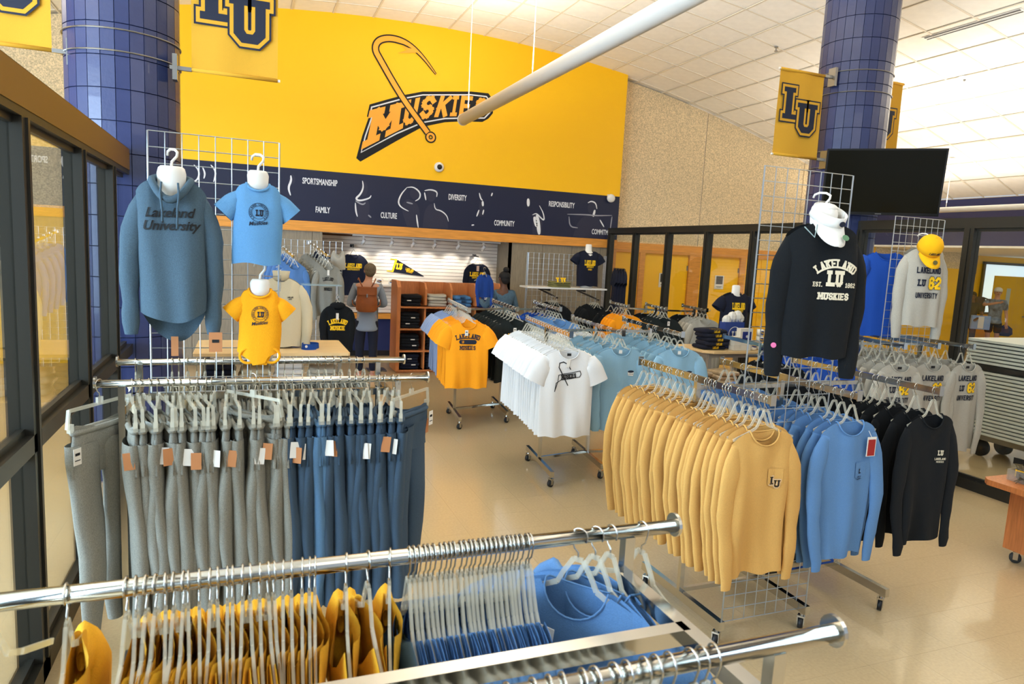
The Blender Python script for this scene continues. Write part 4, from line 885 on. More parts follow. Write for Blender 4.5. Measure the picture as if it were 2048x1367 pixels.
S = stack(A1[0], A1[1], 1.40, 21, tk, 'tan long-sleeve shirt hanging behind the front one on its arm', 'tan shirts on the left arm', 'clear hanger holding a tan shirt', 'clear hangers of the tan shirts', 'front tan long-sleeve shirt with LU on the chest pocket', 3, hk='long')
o = S[0]; o.location.z -= .012; pocket(o, .075, -.335)
for q, li, od in lu_layers(.075, -.405, .058): decal(o, [q], (CARDW, INK, INK)[0 if li == 0 else 1 if li == 1 else 2] if li != 1 else TAN, .005+od*.0006, 'lu_logo')
S = stack(A2[0], A2[1], 1.40, 13, bkk, 'blue long-sleeve shirt hanging behind the front one on the middle arm', 'blue shirts on the middle arm', 'clear hanger holding a blue shirt', 'clear hangers of the blue shirts', 'front blue long-sleeve shirt with a red hang tag', 4, hk='long')
o = S[0]; pocket(o, .085, -.36)
MB().tube([(.105, -.03, -.19), (.125, -.035, -.225)], .0015, 5).build('string', CARDW, o)
MB().cbox((.128, -.036, -.275), (.062, .002, .105)).build('tag_border', CARDW, o); MB().cbox((.128, -.0378, -.28), (.05, .001, .088)).build('tag_face', mat('red_card', (158, 30, 26), .5), o)
decal(o, text_quads('L', .083, -.41, .026, 1.2)+text_quads('LAKELAND', .085, -.44, .008, .8, serif=False)+text_quads('MUSKIES', .085, -.452, .008, .8, serif=False), NAVYP, .006)
S = stack(A3[0], A3[1], 1.40, 13, kk, 'midnight long-sleeve shirt hanging behind the front one on its arm', 'midnight shirts on the right arm', 'clear hanger holding a midnight shirt', 'clear hangers of the midnight shirts', 'front midnight shirt with small cream chest print', 6, hk='long')
o = S[0]; decal(o, text_quads('LU', .08, -.36, .03, 1.2, .8)+text_quads('LAKELAND', .08, -.395, .013, 1, serif=False)+text_quads('MUSKIES', .08, -.412, .01, .9, serif=False), CREAMP, .005)
# grid panel through the rack with the midnight display shirt and visor
grid_panel('tall wire grid panel in the middle of the tan shirt rack', 2.46, .08, .595, 2.47, 2.9, .0744)
t = form('white hanging form wearing the midnight long-sleeve shirt', 2.76, 2.78, 2.20, -.3, .066, .03, .155, body=MB().lathe([(.13, -.5), (.14, -.2), (.12, -.05), (.06, .0), (.04, .05)], 18, (0, 0, 0), 1, .35))
MB().ell((0, 0, .15), (.066, .054, .03)).build('neck_cap', WHITE, t, True)
o = link('long_sleeve_shirt', shirt_mb(14, hw=.19, sh=.185, L=.65, T=.095, neck=.075, dip=.05, bdip=0, slope=.36, zn=.07, sleeve='long', sl=.64, fold=.018, form=True, spread=.02, sr=(.07, .048), NV=22).mesh('long_sleeve_shirt', BLK, True), None, (2.76, 2.78, 2.20)); o.rotation_euler.z = -.3
tag(o, 'midnight long-sleeve shirt with arched cream lettering under a white visor', 'shirt')
decal(o, text_quads('LAKELAND', .045, -.125, .045, 1.1, .95, arch=.17)+text_quads('LU', .045, -.2, .08, 1.3, .8)+text_quads('EST.', -.045, -.232, .024, 1.0, .9)+text_quads('1862', .13, -.232, .024, 1.0, .9)+text_quads('MUSKIES', .045, -.29, .036, 1.15, 1.0), CREAMP, .005, 'lettering')
MB().tube([(-.13, -.07, .05), (-.08, -.085, .0), (-.06, -.06, .065)], .003, 5).build('shoulder_piping', mat('piping', (150, 170, 170), .6), o)
decal(o, [circ(-.222, -.555, .014, 10)], mat('pink_mark', (220, 110, 160), .6), .005, 'cuff_mark')
v = thing('visor', 'white sun visor slung round the neck of the midnight display shirt', 'visor', (2.775, 2.765, 2.315))
v.rotation_euler = (.5, .1, -.25)
VW = cloth('visor_white', (236, 236, 232), .02)
mb = MB(); vs = []
for i in range(29):
    a = 2*PI*i/28; vs += [(.088*math.cos(a), .1*math.sin(a), -.022), (.084*math.cos(a), .095*math.sin(a), .03)]
mb.add(vs, [(2*i, 2*i+2, 2*i+3, 2*i+1) for i in range(28)]); b = mb.build('headband', VW, v, True); sd = b.modifiers.new('s', 'SOLIDIFY'); sd.thickness = .004
def brim(parent, m, r=.088, ry=.1, L=.085, z=-.02, drop=.03, name='brim', a0=200, a1=340):
    vs = []; n = 16
    for i in range(n+1):
        a = math.radians(a0+(a1-a0)*i/n); k = math.sin(PI*i/n)**.7
        for j in range(5):
            u = j/4; vs.append((r*math.cos(a)*(1+.12*u*k), ry*math.sin(a)-L*u*k, z-drop*u*k-.022*u*abs(math.cos(a))))
    ob = MB().add(vs, [(i*5+j, i*5+j+1, (i+1)*5+j+1, (i+1)*5+j) for i in range(n) for j in range(4)]).build(name, m, parent, True)
    sd = ob.modifiers.new('s', 'SOLIDIFY'); sd.thickness = .004; return ob
brim(v, VW, L=.1, drop=.05)
MB().tube([(.03, -.098, .006), (.03, -.104, .006)], .014, 12).build('patch', NAVYP, v); MB().tube([(.045, -.155, -.04), (.045, -.157, -.036)], .017, 14).build('sticker', mat('green_sticker', (90, 130, 96), .5), v)
MB().cbox((0, .1, .004), (.05, .006, .02)).build('buckle', RUBBER, v)
# ------------------------------------------------------------------ WHITE / POWDER BLUE RACK
W1_, W2_, W3_ = ((2.50, 5.10), (2.66, 6.4)), ((3.06, 5.22), (3.22, 6.5)), ((3.62, 5.15), (3.78, 6.4))
arm_rack('chrome three arm rack with white and powder blue shirts', 3.14, 5.8, [W1_, W2_, W3_], 1.40, basehalf=.42)
TS = dict(hw=.235, sh=.215, L=.70, T=.026, zn=-.13, sleeve='short', sl=.2, sr=(.084, 0), sang=.42, fold=.016)
wk = [shirt_mesh('ts', WHT, s, **TS) for s in (21, 22, 23)]; lk = [shirt_mesh('ls2', LBL, s, **{**TS, 'sleeve': 'long', 'sl': .58, 'sr': (.078, .042)}) for s in (24, 25, 26)]
HANG['mid'] = tee_hanger_mb(.2, -.13).mesh('hanger', CLEAR)
S = stack(*W1_, 1.40, 18, wk, 'white short-sleeve shirt hanging behind the front white one', 'white shirts on the left arm', 'clear hanger holding a white shirt', 'clear hangers of the white shirts', 'front white short-sleeve shirt with black banner print', 7, hk='mid', uneven=False)
o = S[0]
pq = line_quads([(-.115, -.47), (-.105, -.40), (-.06, -.375), (.02, -.365), (.10, -.35), (.11, -.325), (.10, -.30), (.03, -.315), (-.04, -.325), (-.085, -.335), (-.09, -.39), (-.115, -.47)], .006)+text_quads('MUSKIES', .005, -.345, .038, 1.2, .75, rot=.12)+line_quads([(.0, -.42), (-.05, -.33), (-.085, -.27), (-.08, -.235), (-.05, -.225), (-.01, -.245), (.015, -.285)], .008)
decal(o, pq, INK, .004)
tagcard(o, -.005, -.036, -.20, CARDW, .028, .07, .12); MB().cbox((0, -.018, -.165), (.035, .004, .022)).build('neck_label', INK, o)
S = stack(*W2_, 1.40, 13, lk, 'powder blue shirt behind the front one on the middle arm', 'powder blue shirts on the middle arm', 'clear hanger holding a powder blue shirt', 'clear hangers of the powder blue shirts', 'front powder blue long-sleeve shirt with chest badge, nearer the white shirts', 8, hk='mid')
def badge(o):
    decal(o, [[(.07, -.33), (.13, -.34), (.125, -.375), (.075, -.37)]], CARDW, .004); decal(o, [[(.1+.03*math.cos(a*PI/6), -.335+.011*math.sin(a*PI/6)) for a in range(12)]], NAVYP, .005); decal(o, text_quads('LAKELAND', .1, -.357, .008, .8, serif=False), NAVYP, .006)
    MB().cbox((0, -.002, -.165), (.03, .003, .03)).build('neck_label', CARDW, o)
badge(S[0])
for o in S[9:]: o.data = wk[1]; o['label'] = 'white shirt at the back of the powder blue middle arm'; o['group'] = 'white shirts behind powder blue ones'
S = stack(*W3_, 1.40, 12, lk, 'powder blue shirt behind the front one on the right arm', 'powder blue shirts on the right arm', 'clear hanger holding a powder blue shirt', 'clear hangers of the powder blue shirts', 'front powder blue shirt on the right arm of its rack', 9, hk='mid'); badge(S[0])
# ------------------------------------------------------------------ GREY RACK ON THE RIGHT
G0, G1, G2, G3 = ((4.86, 4.55), (4.98, 5.4)), ((5.42, 4.4), (5.62, 5.45)), ((5.86, 4.42), (6.0, 5.45)), ((6.26, 4.38), (6.28, 5.4))
arm_rack('chrome rack of heather grey and royal shirts beside the right glass', 5.6, 4.95, [G0, G1, G2, G3], 1.40, basehalf=.42)
gkk = [shirt_mesh('lsg', LGREY, s, **{**LS, 'sr': (.07, .038), 'hw': .2, 'sh': .2, 'L': .80, 'sl': .72}) for s in (61, 62, 63)]
def greyprint(o):
    decal(o, text_quads('LAKELAND', 0, -.275, .052, 1.05, .82, serif=False)+text_quads('UNIVERSITY', 0, -.46, .048, 1, .74, serif=False)+text_quads('LU', -.06, -.37, .055, 1.2, .8), NAVYP, .004)
    decal(o, text_quads('62', .05, -.365, .1, 1.5, .8, serif=False), NAVYP, .004); decal(o, text_quads('62', .05, -.365, .094, 1.15, .84, serif=False), GOLDP, .0055)
    MB().cbox((0, -.004, -.175), (.04, .003, .022)).build('neck_label', INK, o)
stack(*G0, 1.40, 7, [shirt_mesh('ls', ROYAL, 64, **LS)], 'royal blue shirt on the left arm of the grey rack', 'royal blue shirts on the grey rack', 'clear hanger holding a royal shirt on the grey rack', 'clear hangers of the royal shirts', None, 15, hk='long')
for gi, (g, lb) in enumerate(((G1, 'left'), (G2, 'middle'), (G3, 'right'))):
    S = stack(*g, 1.38, 10, gkk, 'heather grey long-sleeve shirt behind the front one, %s arm of grey rack' % lb, 'heather grey shirts on the %s arm' % lb, 'clear hanger holding a heather grey shirt', 'clear hangers of the heather grey shirts', 'front heather grey shirt with LAKELAND 62 print, %s arm of grey rack' % lb, 16+gi, hk='long')
    greyprint(S[0])
grid_panel('wire grid panel standing in the grey shirt rack', 5.39, 1.32, .62, 1.22, 4.6, .0775)
t = form('white hanging form wearing the heather grey display shirt', 5.62, 4.46, 2.2, -.3, .06, .02, .12, body=MB().lathe([(.14, -.5), (.15, -.2), (.14, -.05), (.07, .0), (.04, .04)], 18, (0, 0, 0), 1, .35))
o = link('long_sleeve_shirt', shirt_mb(15, hw=.175, sh=.175, L=.66, T=.09, neck=.075, dip=.05, bdip=0, slope=.36, zn=.07, sleeve='long', sl=.66, fold=.018, form=True, spread=.02, sr=(.068, .045), NV=22).mesh('long_sleeve_shirt', LGREY, True), None, (5.62, 4.46, 2.2)); o.rotation_euler.z = -.3
tag(o, 'heather grey display shirt lettered LAKELAND 62 UNIVERSITY under a gold cap', 'shirt')
decal(o, text_quads('LAKELAND', .01, -.125, .055, 1.05, .74, serif=False)+text_quads('UNIVERSITY', .01, -.345, .05, 1, .64, serif=False)+text_quads('LU', -.05, -.235, .06, 1.2, .8), NAVYP, .005, 'lettering')
decal(o, text_quads('62', .075, -.235, .115, 1.5, .8, serif=False), NAVYP, .005, 'number_outline'); decal(o, text_quads('62', .075, -.235, .108, 1.15, .84, serif=False), GOLDP, .0065, 'number')
c = thing('baseball_cap', 'gold baseball cap hung on the neck of the grey display form', 'cap', (5.60, 4.40, 2.27)); c.rotation_euler = (.75, 0, -.35)
GC = cloth('cap_gold', (250, 186, 10), .03)
MB().lathe([(.098, -.02), (.1, .02), (.092, .06), (.07, .095), (.035, .115), (.002, .12)], 22, (0, 0, 0), 1, 1.08).build('crown', GC, c, True)
brim(c, GC, .098, .106, .1, -.018, .035); MB().ell((0, 0, .121), (.01, .01, .006)).build('button', GC, c, True)
decal_c = text_quads('LAKELAND', 0, 0, .022, 1.1, .8)
MB().add([(x, -.108+.6*x*x*4, .022+z) for q in decal_c for x, z in q], [tuple(range(4*i, 4*i+4)) for i in range(len(decal_c))]).build('lettering', NAVYP, c)
MB().tube([(0, -.165, -.02), (0, -.168, -.016)], .02, 14).build('sticker', mat('sticker_dark', (96, 88, 40), .5), c)
o = link('shirt', shirt_mb(16, hw=.21, sh=.19, L=.74, T=.05, zn=-.02, sleeve='short', sl=.2, sr=(.09, 0), fold=.01, form=True).mesh('shirt', ROYAL, True), None, (5.5, 4.75, 2.24)); o.rotation_euler.z = -.4
tag(o, 'royal blue shirt on the back of the grid panel behind the grey display shirt', 'shirt')

# ------------------------------------------------------------------ ORANGE / CHARCOAL / BLUE RACK
O1, O2, O3 = ((2.27, 7.15), (2.42, 8.45)), ((2.93, 7.4), (3.07, 8.6)), ((3.52, 7.5), (3.62, 8.5))
arm_rack('chrome three arm rack with orange, charcoal and blue shirts', 2.95, 7.9, [O1, O2, O3], 1.40, basehalf=.42)
ok = [shirt_mesh('ts', ORG, s, **TS) for s in (31, 32, 33)]; ck = [shirt_mesh('ts', CHAR, s, **TS) for s in (34, 35)]; mk = [shirt_mesh('ts', BLUE, s, **TS) for s in (36, 37)]; pk = [shirt_mesh('ts', PERI, s, **TS) for s in (38, 39)]; rk = [shirt_mesh('ts', ROYAL, 40, **TS)]
TS2 = O1[0]; 
S = stack(O1[0], (2.35, 7.8), 1.40, 9, ok, 'orange short-sleeve shirt behind the lettered front one', 'orange shirts on the left arm', 'clear hanger holding an orange shirt', 'clear hangers of the orange shirts', 'front orange shirt lettered LAKELAND 18 62 MUSKIES', 10, hk='mid', uneven=False)
o = S[0]; decal(o, text_quads('LAKELAND', .0, -.28, .055, .9, .88, arch=.4)+text_quads('MUSKIES', 0, -.41, .046, .9, .8), NAVYP, .004)
pill = [(.075+.022*math.cos(a), -.345+.024*math.sin(a)) for a in [-PI/2+PI*i/8 for i in range(9)]]+[(-.075+.022*math.cos(a), -.345+.024*math.sin(a)) for a in [PI/2+PI*i/8 for i in range(9)]]
decal(o, [pill[i:i+1]+[pill[i+1]]+[pill[-2-i]]+[pill[-1-i]] for i in range(0, 8)], NAVYP, .004); decal(o, text_quads('18', -.055, -.345, .028, .9, .7)+text_quads('62', .045, -.345, .036, .9, .8), ORG, .006)
tagcard(o, -.02, -.036, -.215, CARDW, .036, .06, 0, INK)
stack((2.36, 7.88), O1[1], 1.40, 6, pk, 'lavender blue shirt at the back of the orange arm', 'lavender blue shirts behind the orange ones', 'clear hanger holding a lavender blue shirt', 'clear hangers of lavender shirts', None, 11, hk='mid', uneven=False)
S = stack(*O2, 1.40, 9, ck, 'charcoal shirt behind the gold-lettered front one', 'charcoal shirts on the middle arm', 'clear hanger holding a charcoal shirt', 'clear hangers of the charcoal shirts', 'front charcoal shirt with gold arched LAKELAND lettering', 12, hk='mid', uneven=False)
decal(S[0], text_quads('LAKELAND', 0, -.30, .055, 1, .88, arch=.45), GOLDP, .004); tagcard(S[0], -.02, -.036, -.215, CARDW, .036, .06, 0, INK)
stack(O3[0], (3.57, 8.05), 1.40, 6, mk, 'mid blue shirt on the right arm of the orange shirt rack', 'mid blue shirts on the right arm', 'clear hanger holding a mid blue shirt', 'clear hangers of the mid blue shirts', 'front mid blue shirt on the right arm of orange shirt rack', 13, hk='mid', uneven=False)
stack((3.575, 8.1), O3[1], 1.40, 4, rk, 'royal blue shirt at the back of the mid blue arm', 'royal blue shirts behind the mid blue ones', 'clear hanger holding a royal blue shirt', 'clear hangers of royal shirts', None, 14, hk='mid', uneven=False)
# ------------------------------------------------------------------ BACK RACK BY THE GLASS
B1, B2, B3 = ((5.0, 8.42), (5.14, 9.15)), ((5.42, 8.12), (5.58, 8.85)), ((6.02, 8.02), (6.16, 8.75))
arm_rack('black rack with orange, charcoal and grey shirts by the glass', 5.6, 8.5, [B1, B2, B3], 1.38, basehalf=.3)
LK = dict(TS, sleeve='long', sl=.55, sr=(.075, .04))
for (a, b), m, lb, sd in ((B1, ORG, 'orange', 51), (B2, CHAR, 'charcoal', 52), (B3, LGREY, 'pale grey', 53)):
    ks = [shirt_mesh('lk', m, sd, **LK)]; kb = [shirt_mesh('lk', BLK, sd, **LK)]
    mid = ((a[0]*.5+b[0]*.5), (a[1]*.5+b[1]*.5))
    S = stack(a, mid, 1.38, 4, ks, '%s shirt behind the front one on the rack by the glass' % lb, '%s shirts by the glass' % lb, 'clear hanger on the rack by the glass', 'clear hangers on the rack by the glass', 'front %s shirt on the rack by the glass' % lb, sd, hk='mid', uneven=False)
    if lb == 'orange': decal(S[0], text_quads('LAKELAND', 0, -.34, .055, 1, .88, arch=.45), NAVYP, .004); tagcard(S[0], 0, -.036, -.2, CARDW, .04, .07, 0, INK)
    if lb == 'charcoal': tagcard(S[0], .05, -.036, -.17, CARDW, .034, .06, 0, INK); tagcard(S[0], .045, -.036, -.26, CARDW, .03, .06, -.15, INK)
    stack((mid[0], mid[1]+.07), b, 1.38, 2, kb, 'black shirt at the back of the rack by the glass', 'black shirts by the glass', 'clear hanger on the rack by the glass', 'clear hangers on the rack by the glass', None, sd, hk='mid', uneven=False)
# ------------------------------------------------------------------ PEOPLE
def skinmesh(name, pts, edges, m, sub=2, root=0):
    me = bpy.data.meshes.new(name); me.from_pydata([p[:3] for p in pts], edges, []); o = bpy.data.objects.new(name, me); COL.objects.link(o)
    md = o.modifiers.new('skin', 'SKIN'); md.use_smooth_shade = True
    for i, p in enumerate(pts):
        sv = me.skin_vertices[0].data[i]; sv.radius = (p[3], p[4] if len(p) > 4 else p[3]); sv.use_root = (i == root)
    sb = o.modifiers.new('sub', 'SUBSURF'); sb.levels = sub; sb.render_levels = sub
    out = bpy.data.meshes.new_from_object(o.evaluated_get(bpy.context.evaluated_depsgraph_get())); bpy.data.objects.remove(o)
    out.materials.clear(); out.materials.append(m); out.polygons.foreach_set('use_smooth', [True]*len(out.polygons)); out.name = name; return out
def chain(pts, edges, seq, start=None):
    k = start
    for p in seq:
        pts.append(p)
        if k is not None: edges.append((k, len(pts)-1))
        k = len(pts)-1
    return k
def person(label, loc, rz, skin, arms, shirtm, pantm, shoem, hairm, long_sleeve=True, shorts=False, cap=None, bun=False, scale=1, cover_hem=.80, legs=None, head=(0, -.015)):
    # faces -y before turning; arms: {side: (elbow xyz, wrist xyz)}
    t = thing('person', label, 'person', loc, rz); t.scale = (scale,)*3
    P = [(0,0,.96,.13,.1)]; E = []
    tor = chain(P, E, [(0,0,1.1,.135,.095), (0,0,1.28,.15,.1), (0,.005,1.40,.13,.085)], 0)
    nk = chain(P, E, [(0,0,1.49,.055), (head[0]*.5,-.01,1.55,.05), (head[0],head[1],1.62,.075,.085), (head[0],head[1],1.69,.078,.09), (head[0],head[1]+.005,1.735,.045)], tor)
    S = [(0,0,.93,.15,.125)]; SE = []; st = chain(S, SE, [(0,0,1.1,.155,.115), (0,0,1.28,.17,.118), (0,.005,1.405,.145,.1), (0,0,1.475,.075)], 0) - 1
    if cover_hem < .93: S[0] = (0,0,.95,.165,.13); S = [(0,0,cover_hem-.05,.19,.15), (0,0,cover_hem,.19,.15)]+S; SE = [(0, 1), (1, 2)]+[(a+2, b+2) for a, b in SE]; st += 2
    for sd, (el, wr) in arms.items():
        el = Vector(el); wr = Vector(wr); d = (wr-el).normalized()
        k = chain(P, E, [(sd*.165,0,1.42,.055), (*el,.04), (*wr,.028)], tor); palm = wr+d*.05; pi = len(P); P.append((*palm,.03,.018)); E.append((k, pi))
        sdv = Vector((sd,0,0)).cross(d); sdv = sdv.normalized() if sdv.length > .1 else Vector((0,0,1)); w_ = d.cross(sdv).normalized()
        for f, (off, ln) in enumerate(((-.026,.06),(-.009,.07),(.009,.066),(.026,.052))):
            b = palm+w_*off+d*.02; chain(P, E, [(*b,.0085), (*(b+d*ln*.5+sdv*.005),.008), (*(b+d*ln*.9+sdv*.018),.0065)], pi)
        b = wr+d*.02-w_*.024; chain(P, E, [(*b,.009), (*(b-w_*.02+d*.03),.0085), (*(b-w_*.022+d*.055),.007)], k)
        if long_sleeve: chain(S, SE, [(sd*.175,0,1.42,.07), (*el,.056), (*(wr-d*.03),.042)], st)
        else: chain(S, SE, [(sd*.175,0,1.42,.07), (*(Vector((sd*.17,0,1.42)).lerp(el,.75)),.068)], st)
    L = legs or {1: ((.1,0,.5),(.1,.02,.09)), -1: ((-.1,0,.5),(-.1,.02,.09))}
    T_ = [(0,0,.95,.12,.1)]; TE = []
    for sd, (kn, an) in L.items():
        chain(P, E, [(sd*.09,0,.88,.085), (*kn,.055), (*an,.036), (an[0],an[1]-.12,.035,.03)], 0)
        if shorts: chain(T_, TE, [(sd*.09,0,.86,.105), (kn[0],kn[1],kn[2]+.1,.1)], 0)
        else: chain(T_, TE, [(sd*.09,0,.86,.1), (*kn,.072), (an[0],an[1],an[2]+.02,.058)], 0)
        MB().ell((an[0], an[1]-.06, .045), (.048, .13, .045), 14, 8).build('shoe', shoem, t, True)
    link('body', skinmesh('body', P, E, skin), t); link('shirt', skinmesh('shirt', S, SE, shirtm), t); link('shorts' if shorts else 'trousers', skinmesh('trousers', T_, TE, pantm), t)
    hx, hy = head
    for s in (-1, 1):
        MB().ell((hx+s*.03, hy-.083, 1.665), (.011, .006, .007), 10, 6).build('eye', INK, t, True); MB().ell((hx+s*.08, hy+.005, 1.655), (.012, .02, .03), 10, 6).build('ear', skin, t, True)
    MB().ell((hx, hy-.092, 1.64), (.012, .018, .02), 10, 6).build('nose', skin, t, True); MB().ell((hx, hy-.082, 1.607), (.024, .006, .006), 10, 6).build('mouth', mat('lips', (150, 80, 76), .5), t, True)
    if not cap: MB().ell((hx, hy+.022, 1.69), (.091, .096, .088), 18, 12).ell((hx, hy+.05, 1.645), (.078, .062, .08), 16, 10).build('hair', hairm, t, True)
    else:
        MB().lathe([(.094, 1.68), (.095, 1.72), (.075, 1.765), (.03, 1.79), (.003, 1.793)], 20, (hx, hy+.01, 0), 1, 1.08).build('cap_crown', cap, t, True)
        MB().ell((hx, hy-.12, 1.69), (.07, .07, .01), 16, 6).build('cap_brim', cap, t, True); MB().ell((hx, hy+.04, 1.65), (.08, .06, .06), 14, 8).build('hair', hairm, t, True)
    if bun: MB().ell((hx, hy+.05, 1.80), (.05, .05, .045), 14, 8).build('hair_bun', hairm, t, True)
    return t
GSH = mat('cloth_grey_chambray', (136, 146, 160), .9, var=.05, vscale=200, bump=.2, bscale=300); JEAN = mat('cloth_dark_jean', (22, 26, 42), .95); SHOE = mat('pink_shoe', (196, 140, 126), .6); GHAIR = mat('short_grey_hair', (104, 92, 74), .9, bump=1, bscale=160, var=.3, vscale=80)
person('person in grey shirt and dark trousers, seen from behind with a brown backpack', (1.74, 10.6, 0), PI-.12, SKIN, {1: ((.27, -.02, 1.14), (.12, -.26, 1.12)), -1: ((-.27, -.02, 1.14), (-.10, -.25, 1.14))}, GSH, JEAN, SHOE, GHAIR, cover_hem=.78, head=(-.03, -.02))
LEA = mat('tan_leather', (150, 82, 38), .5, bump=.2, bscale=60, var=.12, vscale=12)
b = thing('backpack', 'brown leather backpack worn by the person in grey shirt', 'backpack', (1.70, 10.41, 1.05), -.12)
mb = MB(); 
mb.lathe([(.115, 0), (.155, .03), (.16, .15), (.135, .3), (.13, .36)], 18, (0, 0, 0), 1, .42); mb.build('bag_body', LEA, b, True)
MB().bevbox(-.145, .145, -.075, .06, .26, .375, .03).build('flap', LEA, b); MB().cbox((0, -.08, .25), (.02, .01, .05)).build('buckle', STEEL, b)
for s in (-1, 1): MB().tube([(s*.06, .03, .36), (s*.1, .02, .44), (s*.125, .05, .50), (s*.13, .2, .47)], .009, 6).build('shoulder_strap', LEA, b, True); MB().tube([(s*.14, .02, .06), (s*.2, .1, .1), (s*.215, .2, .2)], .008, 6).build('side_strap', LEA, b, True)
DEN = mat('cloth_denim_jacket', (72, 98, 118), .95, var=.14, vscale=30, bump=.2, bscale=300); BHAIR = mat('black_hair', (20, 16, 16), .8, bump=1, bscale=140)
person('person in denim jacket with black hair tied up, browsing behind the shirt racks', (3.80, 10.2, 0), PI+.35, SKIND, {1: ((.26, -.12, 1.2), (.2, -.36, 1.3)), -1: ((-.27, .02, 1.15), (-.2, -.22, 1.12))}, DEN, JEAN, mat('dark_shoe', (30, 30, 32), .5), BHAIR, bun=True, scale=.985)
DYE = mat('cloth_tie_dye', (120, 136, 152), .9, var=.75, vscale=7); SHRT = mat('cloth_black_shorts', (26, 28, 34), .9); WCAP = mat('white_cap', (226, 222, 208), .8)
person('person in tie-dye shirt, black shorts and white cap in the corridor', (17.9, 12.0, 0), -.85, SKIN, {-1: ((-.3, -.16, 1.32), (-.02, -.3, 1.40)), 1: ((.24, .02, 1.12), (.26, -.06, .88))}, DYE, SHRT, mat('dark_shoe', (30, 30, 32), .5), mat('brown_hair', (70, 50, 36), .9), long_sleeve=False, shorts=True, cap=WCAP, cover_hem=.9)
b = thing('backpack', 'dark backpack slung on the shoulder of the white-capped person', 'backpack', (17.68, 12.3, 1.1), -.85)
MB().lathe([(.12, 0), (.15, .05), (.15, .3), (.1, .42)], 16, (0, 0, 0), 1, .6).build('bag_body', mat('cloth_plum', (62, 56, 66), .9), b, True); MB().tube([(.08, -.02, .4), (.2, -.08, .36), (.26, -.1, .2)], .02, 6).build('shoulder_strap', MATS['cloth_plum'], b, True)
b = thing('drawstring_bag', 'navy bag in the hand of the white-capped person', 'bag', (18.09, 11.82, .56), -.85)
MB().lathe([(.1, 0), (.17, .06), (.15, .2), (.04, .29)], 14, (0, 0, 0), 1, .6).build('bag_body', mat('cloth_navy_bag', (30, 46, 92), .9), b, True); MB().tube([(0, 0, .28), (-.01, 0, .36)], .01, 6).build('handle', MATS['cloth_navy_bag'], b)
person('person in black top half hidden behind the dark mullion in the corridor', (17.28, 12.2, 0), -.9, SKIND, {1: ((.26, -.05, 1.15), (.14, -.26, 1.05)), -1: ((-.26, 0, 1.15), (-.16, -.22, 1.08))}, mat('cloth_black_top', (34, 40, 46), .9), mat('cloth_grey_leggings', (88, 84, 90), .9), mat('dark_shoe', (30, 30, 32), .5), BHAIR, long_sleeve=False, scale=.93)
b = thing('gift_bag', 'pale blue bag carried by the person behind the mullion', 'bag', (17.3, 11.95, .72), -.9)
MB().bevbox(-.2, .22, -.08, .08, 0, .34, .03).build('bag_body', mat('pale_blue_bag', (140, 170, 214), .7), b); MB().cbox((.02, -.1, .17), (.12, .02, .3)).build('paper', CARDW, b)
# ------------------------------------------------------------------ FOLDED CLOTHES
def slab_mb(w, d, h, seed=0):
    R = random.Random(seed); N = 28; rows = []
    for zf, s in ((0, .93), (.25, 1), (.6, 1), (.9, .95), (1, .82)):
        for i in range(N):
            a = 2*PI*i/N; c, sn = math.cos(a), math.sin(a)
            x = math.copysign(abs(c)**.35, c)*w/2*s; y = math.copysign(abs(sn)**.35, sn)*d/2*s
            rows.append((x+.004*math.sin(5*a+seed), y+.004*math.sin(3*a+seed), h*zf+.006*math.sin(2*a+seed*1.3)*zf))
    mb = MB(); mb.add(rows, [(j*N+i, j*N+(i+1) % N, (j+1)*N+(i+1) % N, (j+1)*N+i) for j in range(4) for i in range(N)]+[tuple(range(4*N, 5*N)), tuple(range(N))[::-1]]); return mb
FC = {}
def folded(label, x, y, z, m, w=.30, d=.30, h=.045, rz=0, group=None, text=None, tm=None, seed=0, name='folded_shirt'):
    k = (m.name, w, d, h, seed)
    if k not in FC: FC[k] = slab_mb(w, d, h, seed).mesh('folded', m, True)
    o = link(name, FC[k], None, (x, y, z)); o.rotation_euler.z = rz; tag(o, label, 'folded shirt', group)
    if text:
        q = text_quads(text, 0, 0, .05, 1, .6); MB().add([(x_, -d*.36+z_*.9, h+.003) for p in q for x_, z_ in p], [tuple(range(4*i, 4*i+4)) for i in range(len(q))]).build('lettering', tm, o)
        q = text_quads(text, 0, h*.5, h*.6, .9, .5); MB().add([(x_, -d/2-.003, z_) for p in q for x_, z_ in p], [tuple(range(4*i, 4*i+4)) for i in range(len(q))]).build('lettering', tm, o)
    return o
def mark(o, x, y, z, w=.06, h=.02, m=CARDW):
    MB().cbox((0, 0, 0), (w, .004, h)).build('print', m, o, loc=(x, y, z))
def pile(label, group, x, y, z, m, n, w=.3, d=.3, h=.045, text=None, tm=None, jit=.02, marks=None, rz=0, seed=0):
    R = random.Random(seed+n)
    for i in range(n):
        o = folded(label if i < n-1 else 'topmost '+label.replace('folded', 'folded', 1), x+R.uniform(-jit, jit), y+R.uniform(-jit, jit), z+i*h*.98, m, w, d, h, rz+R.uniform(-.05, .05), group, text, tm, i % 2)
        if marks and i % 2: mark(o, R.uniform(-.05, .06), -d/2-.004, h*.5, .07, .016, marks)
        if i == n-1: o['group'] = group
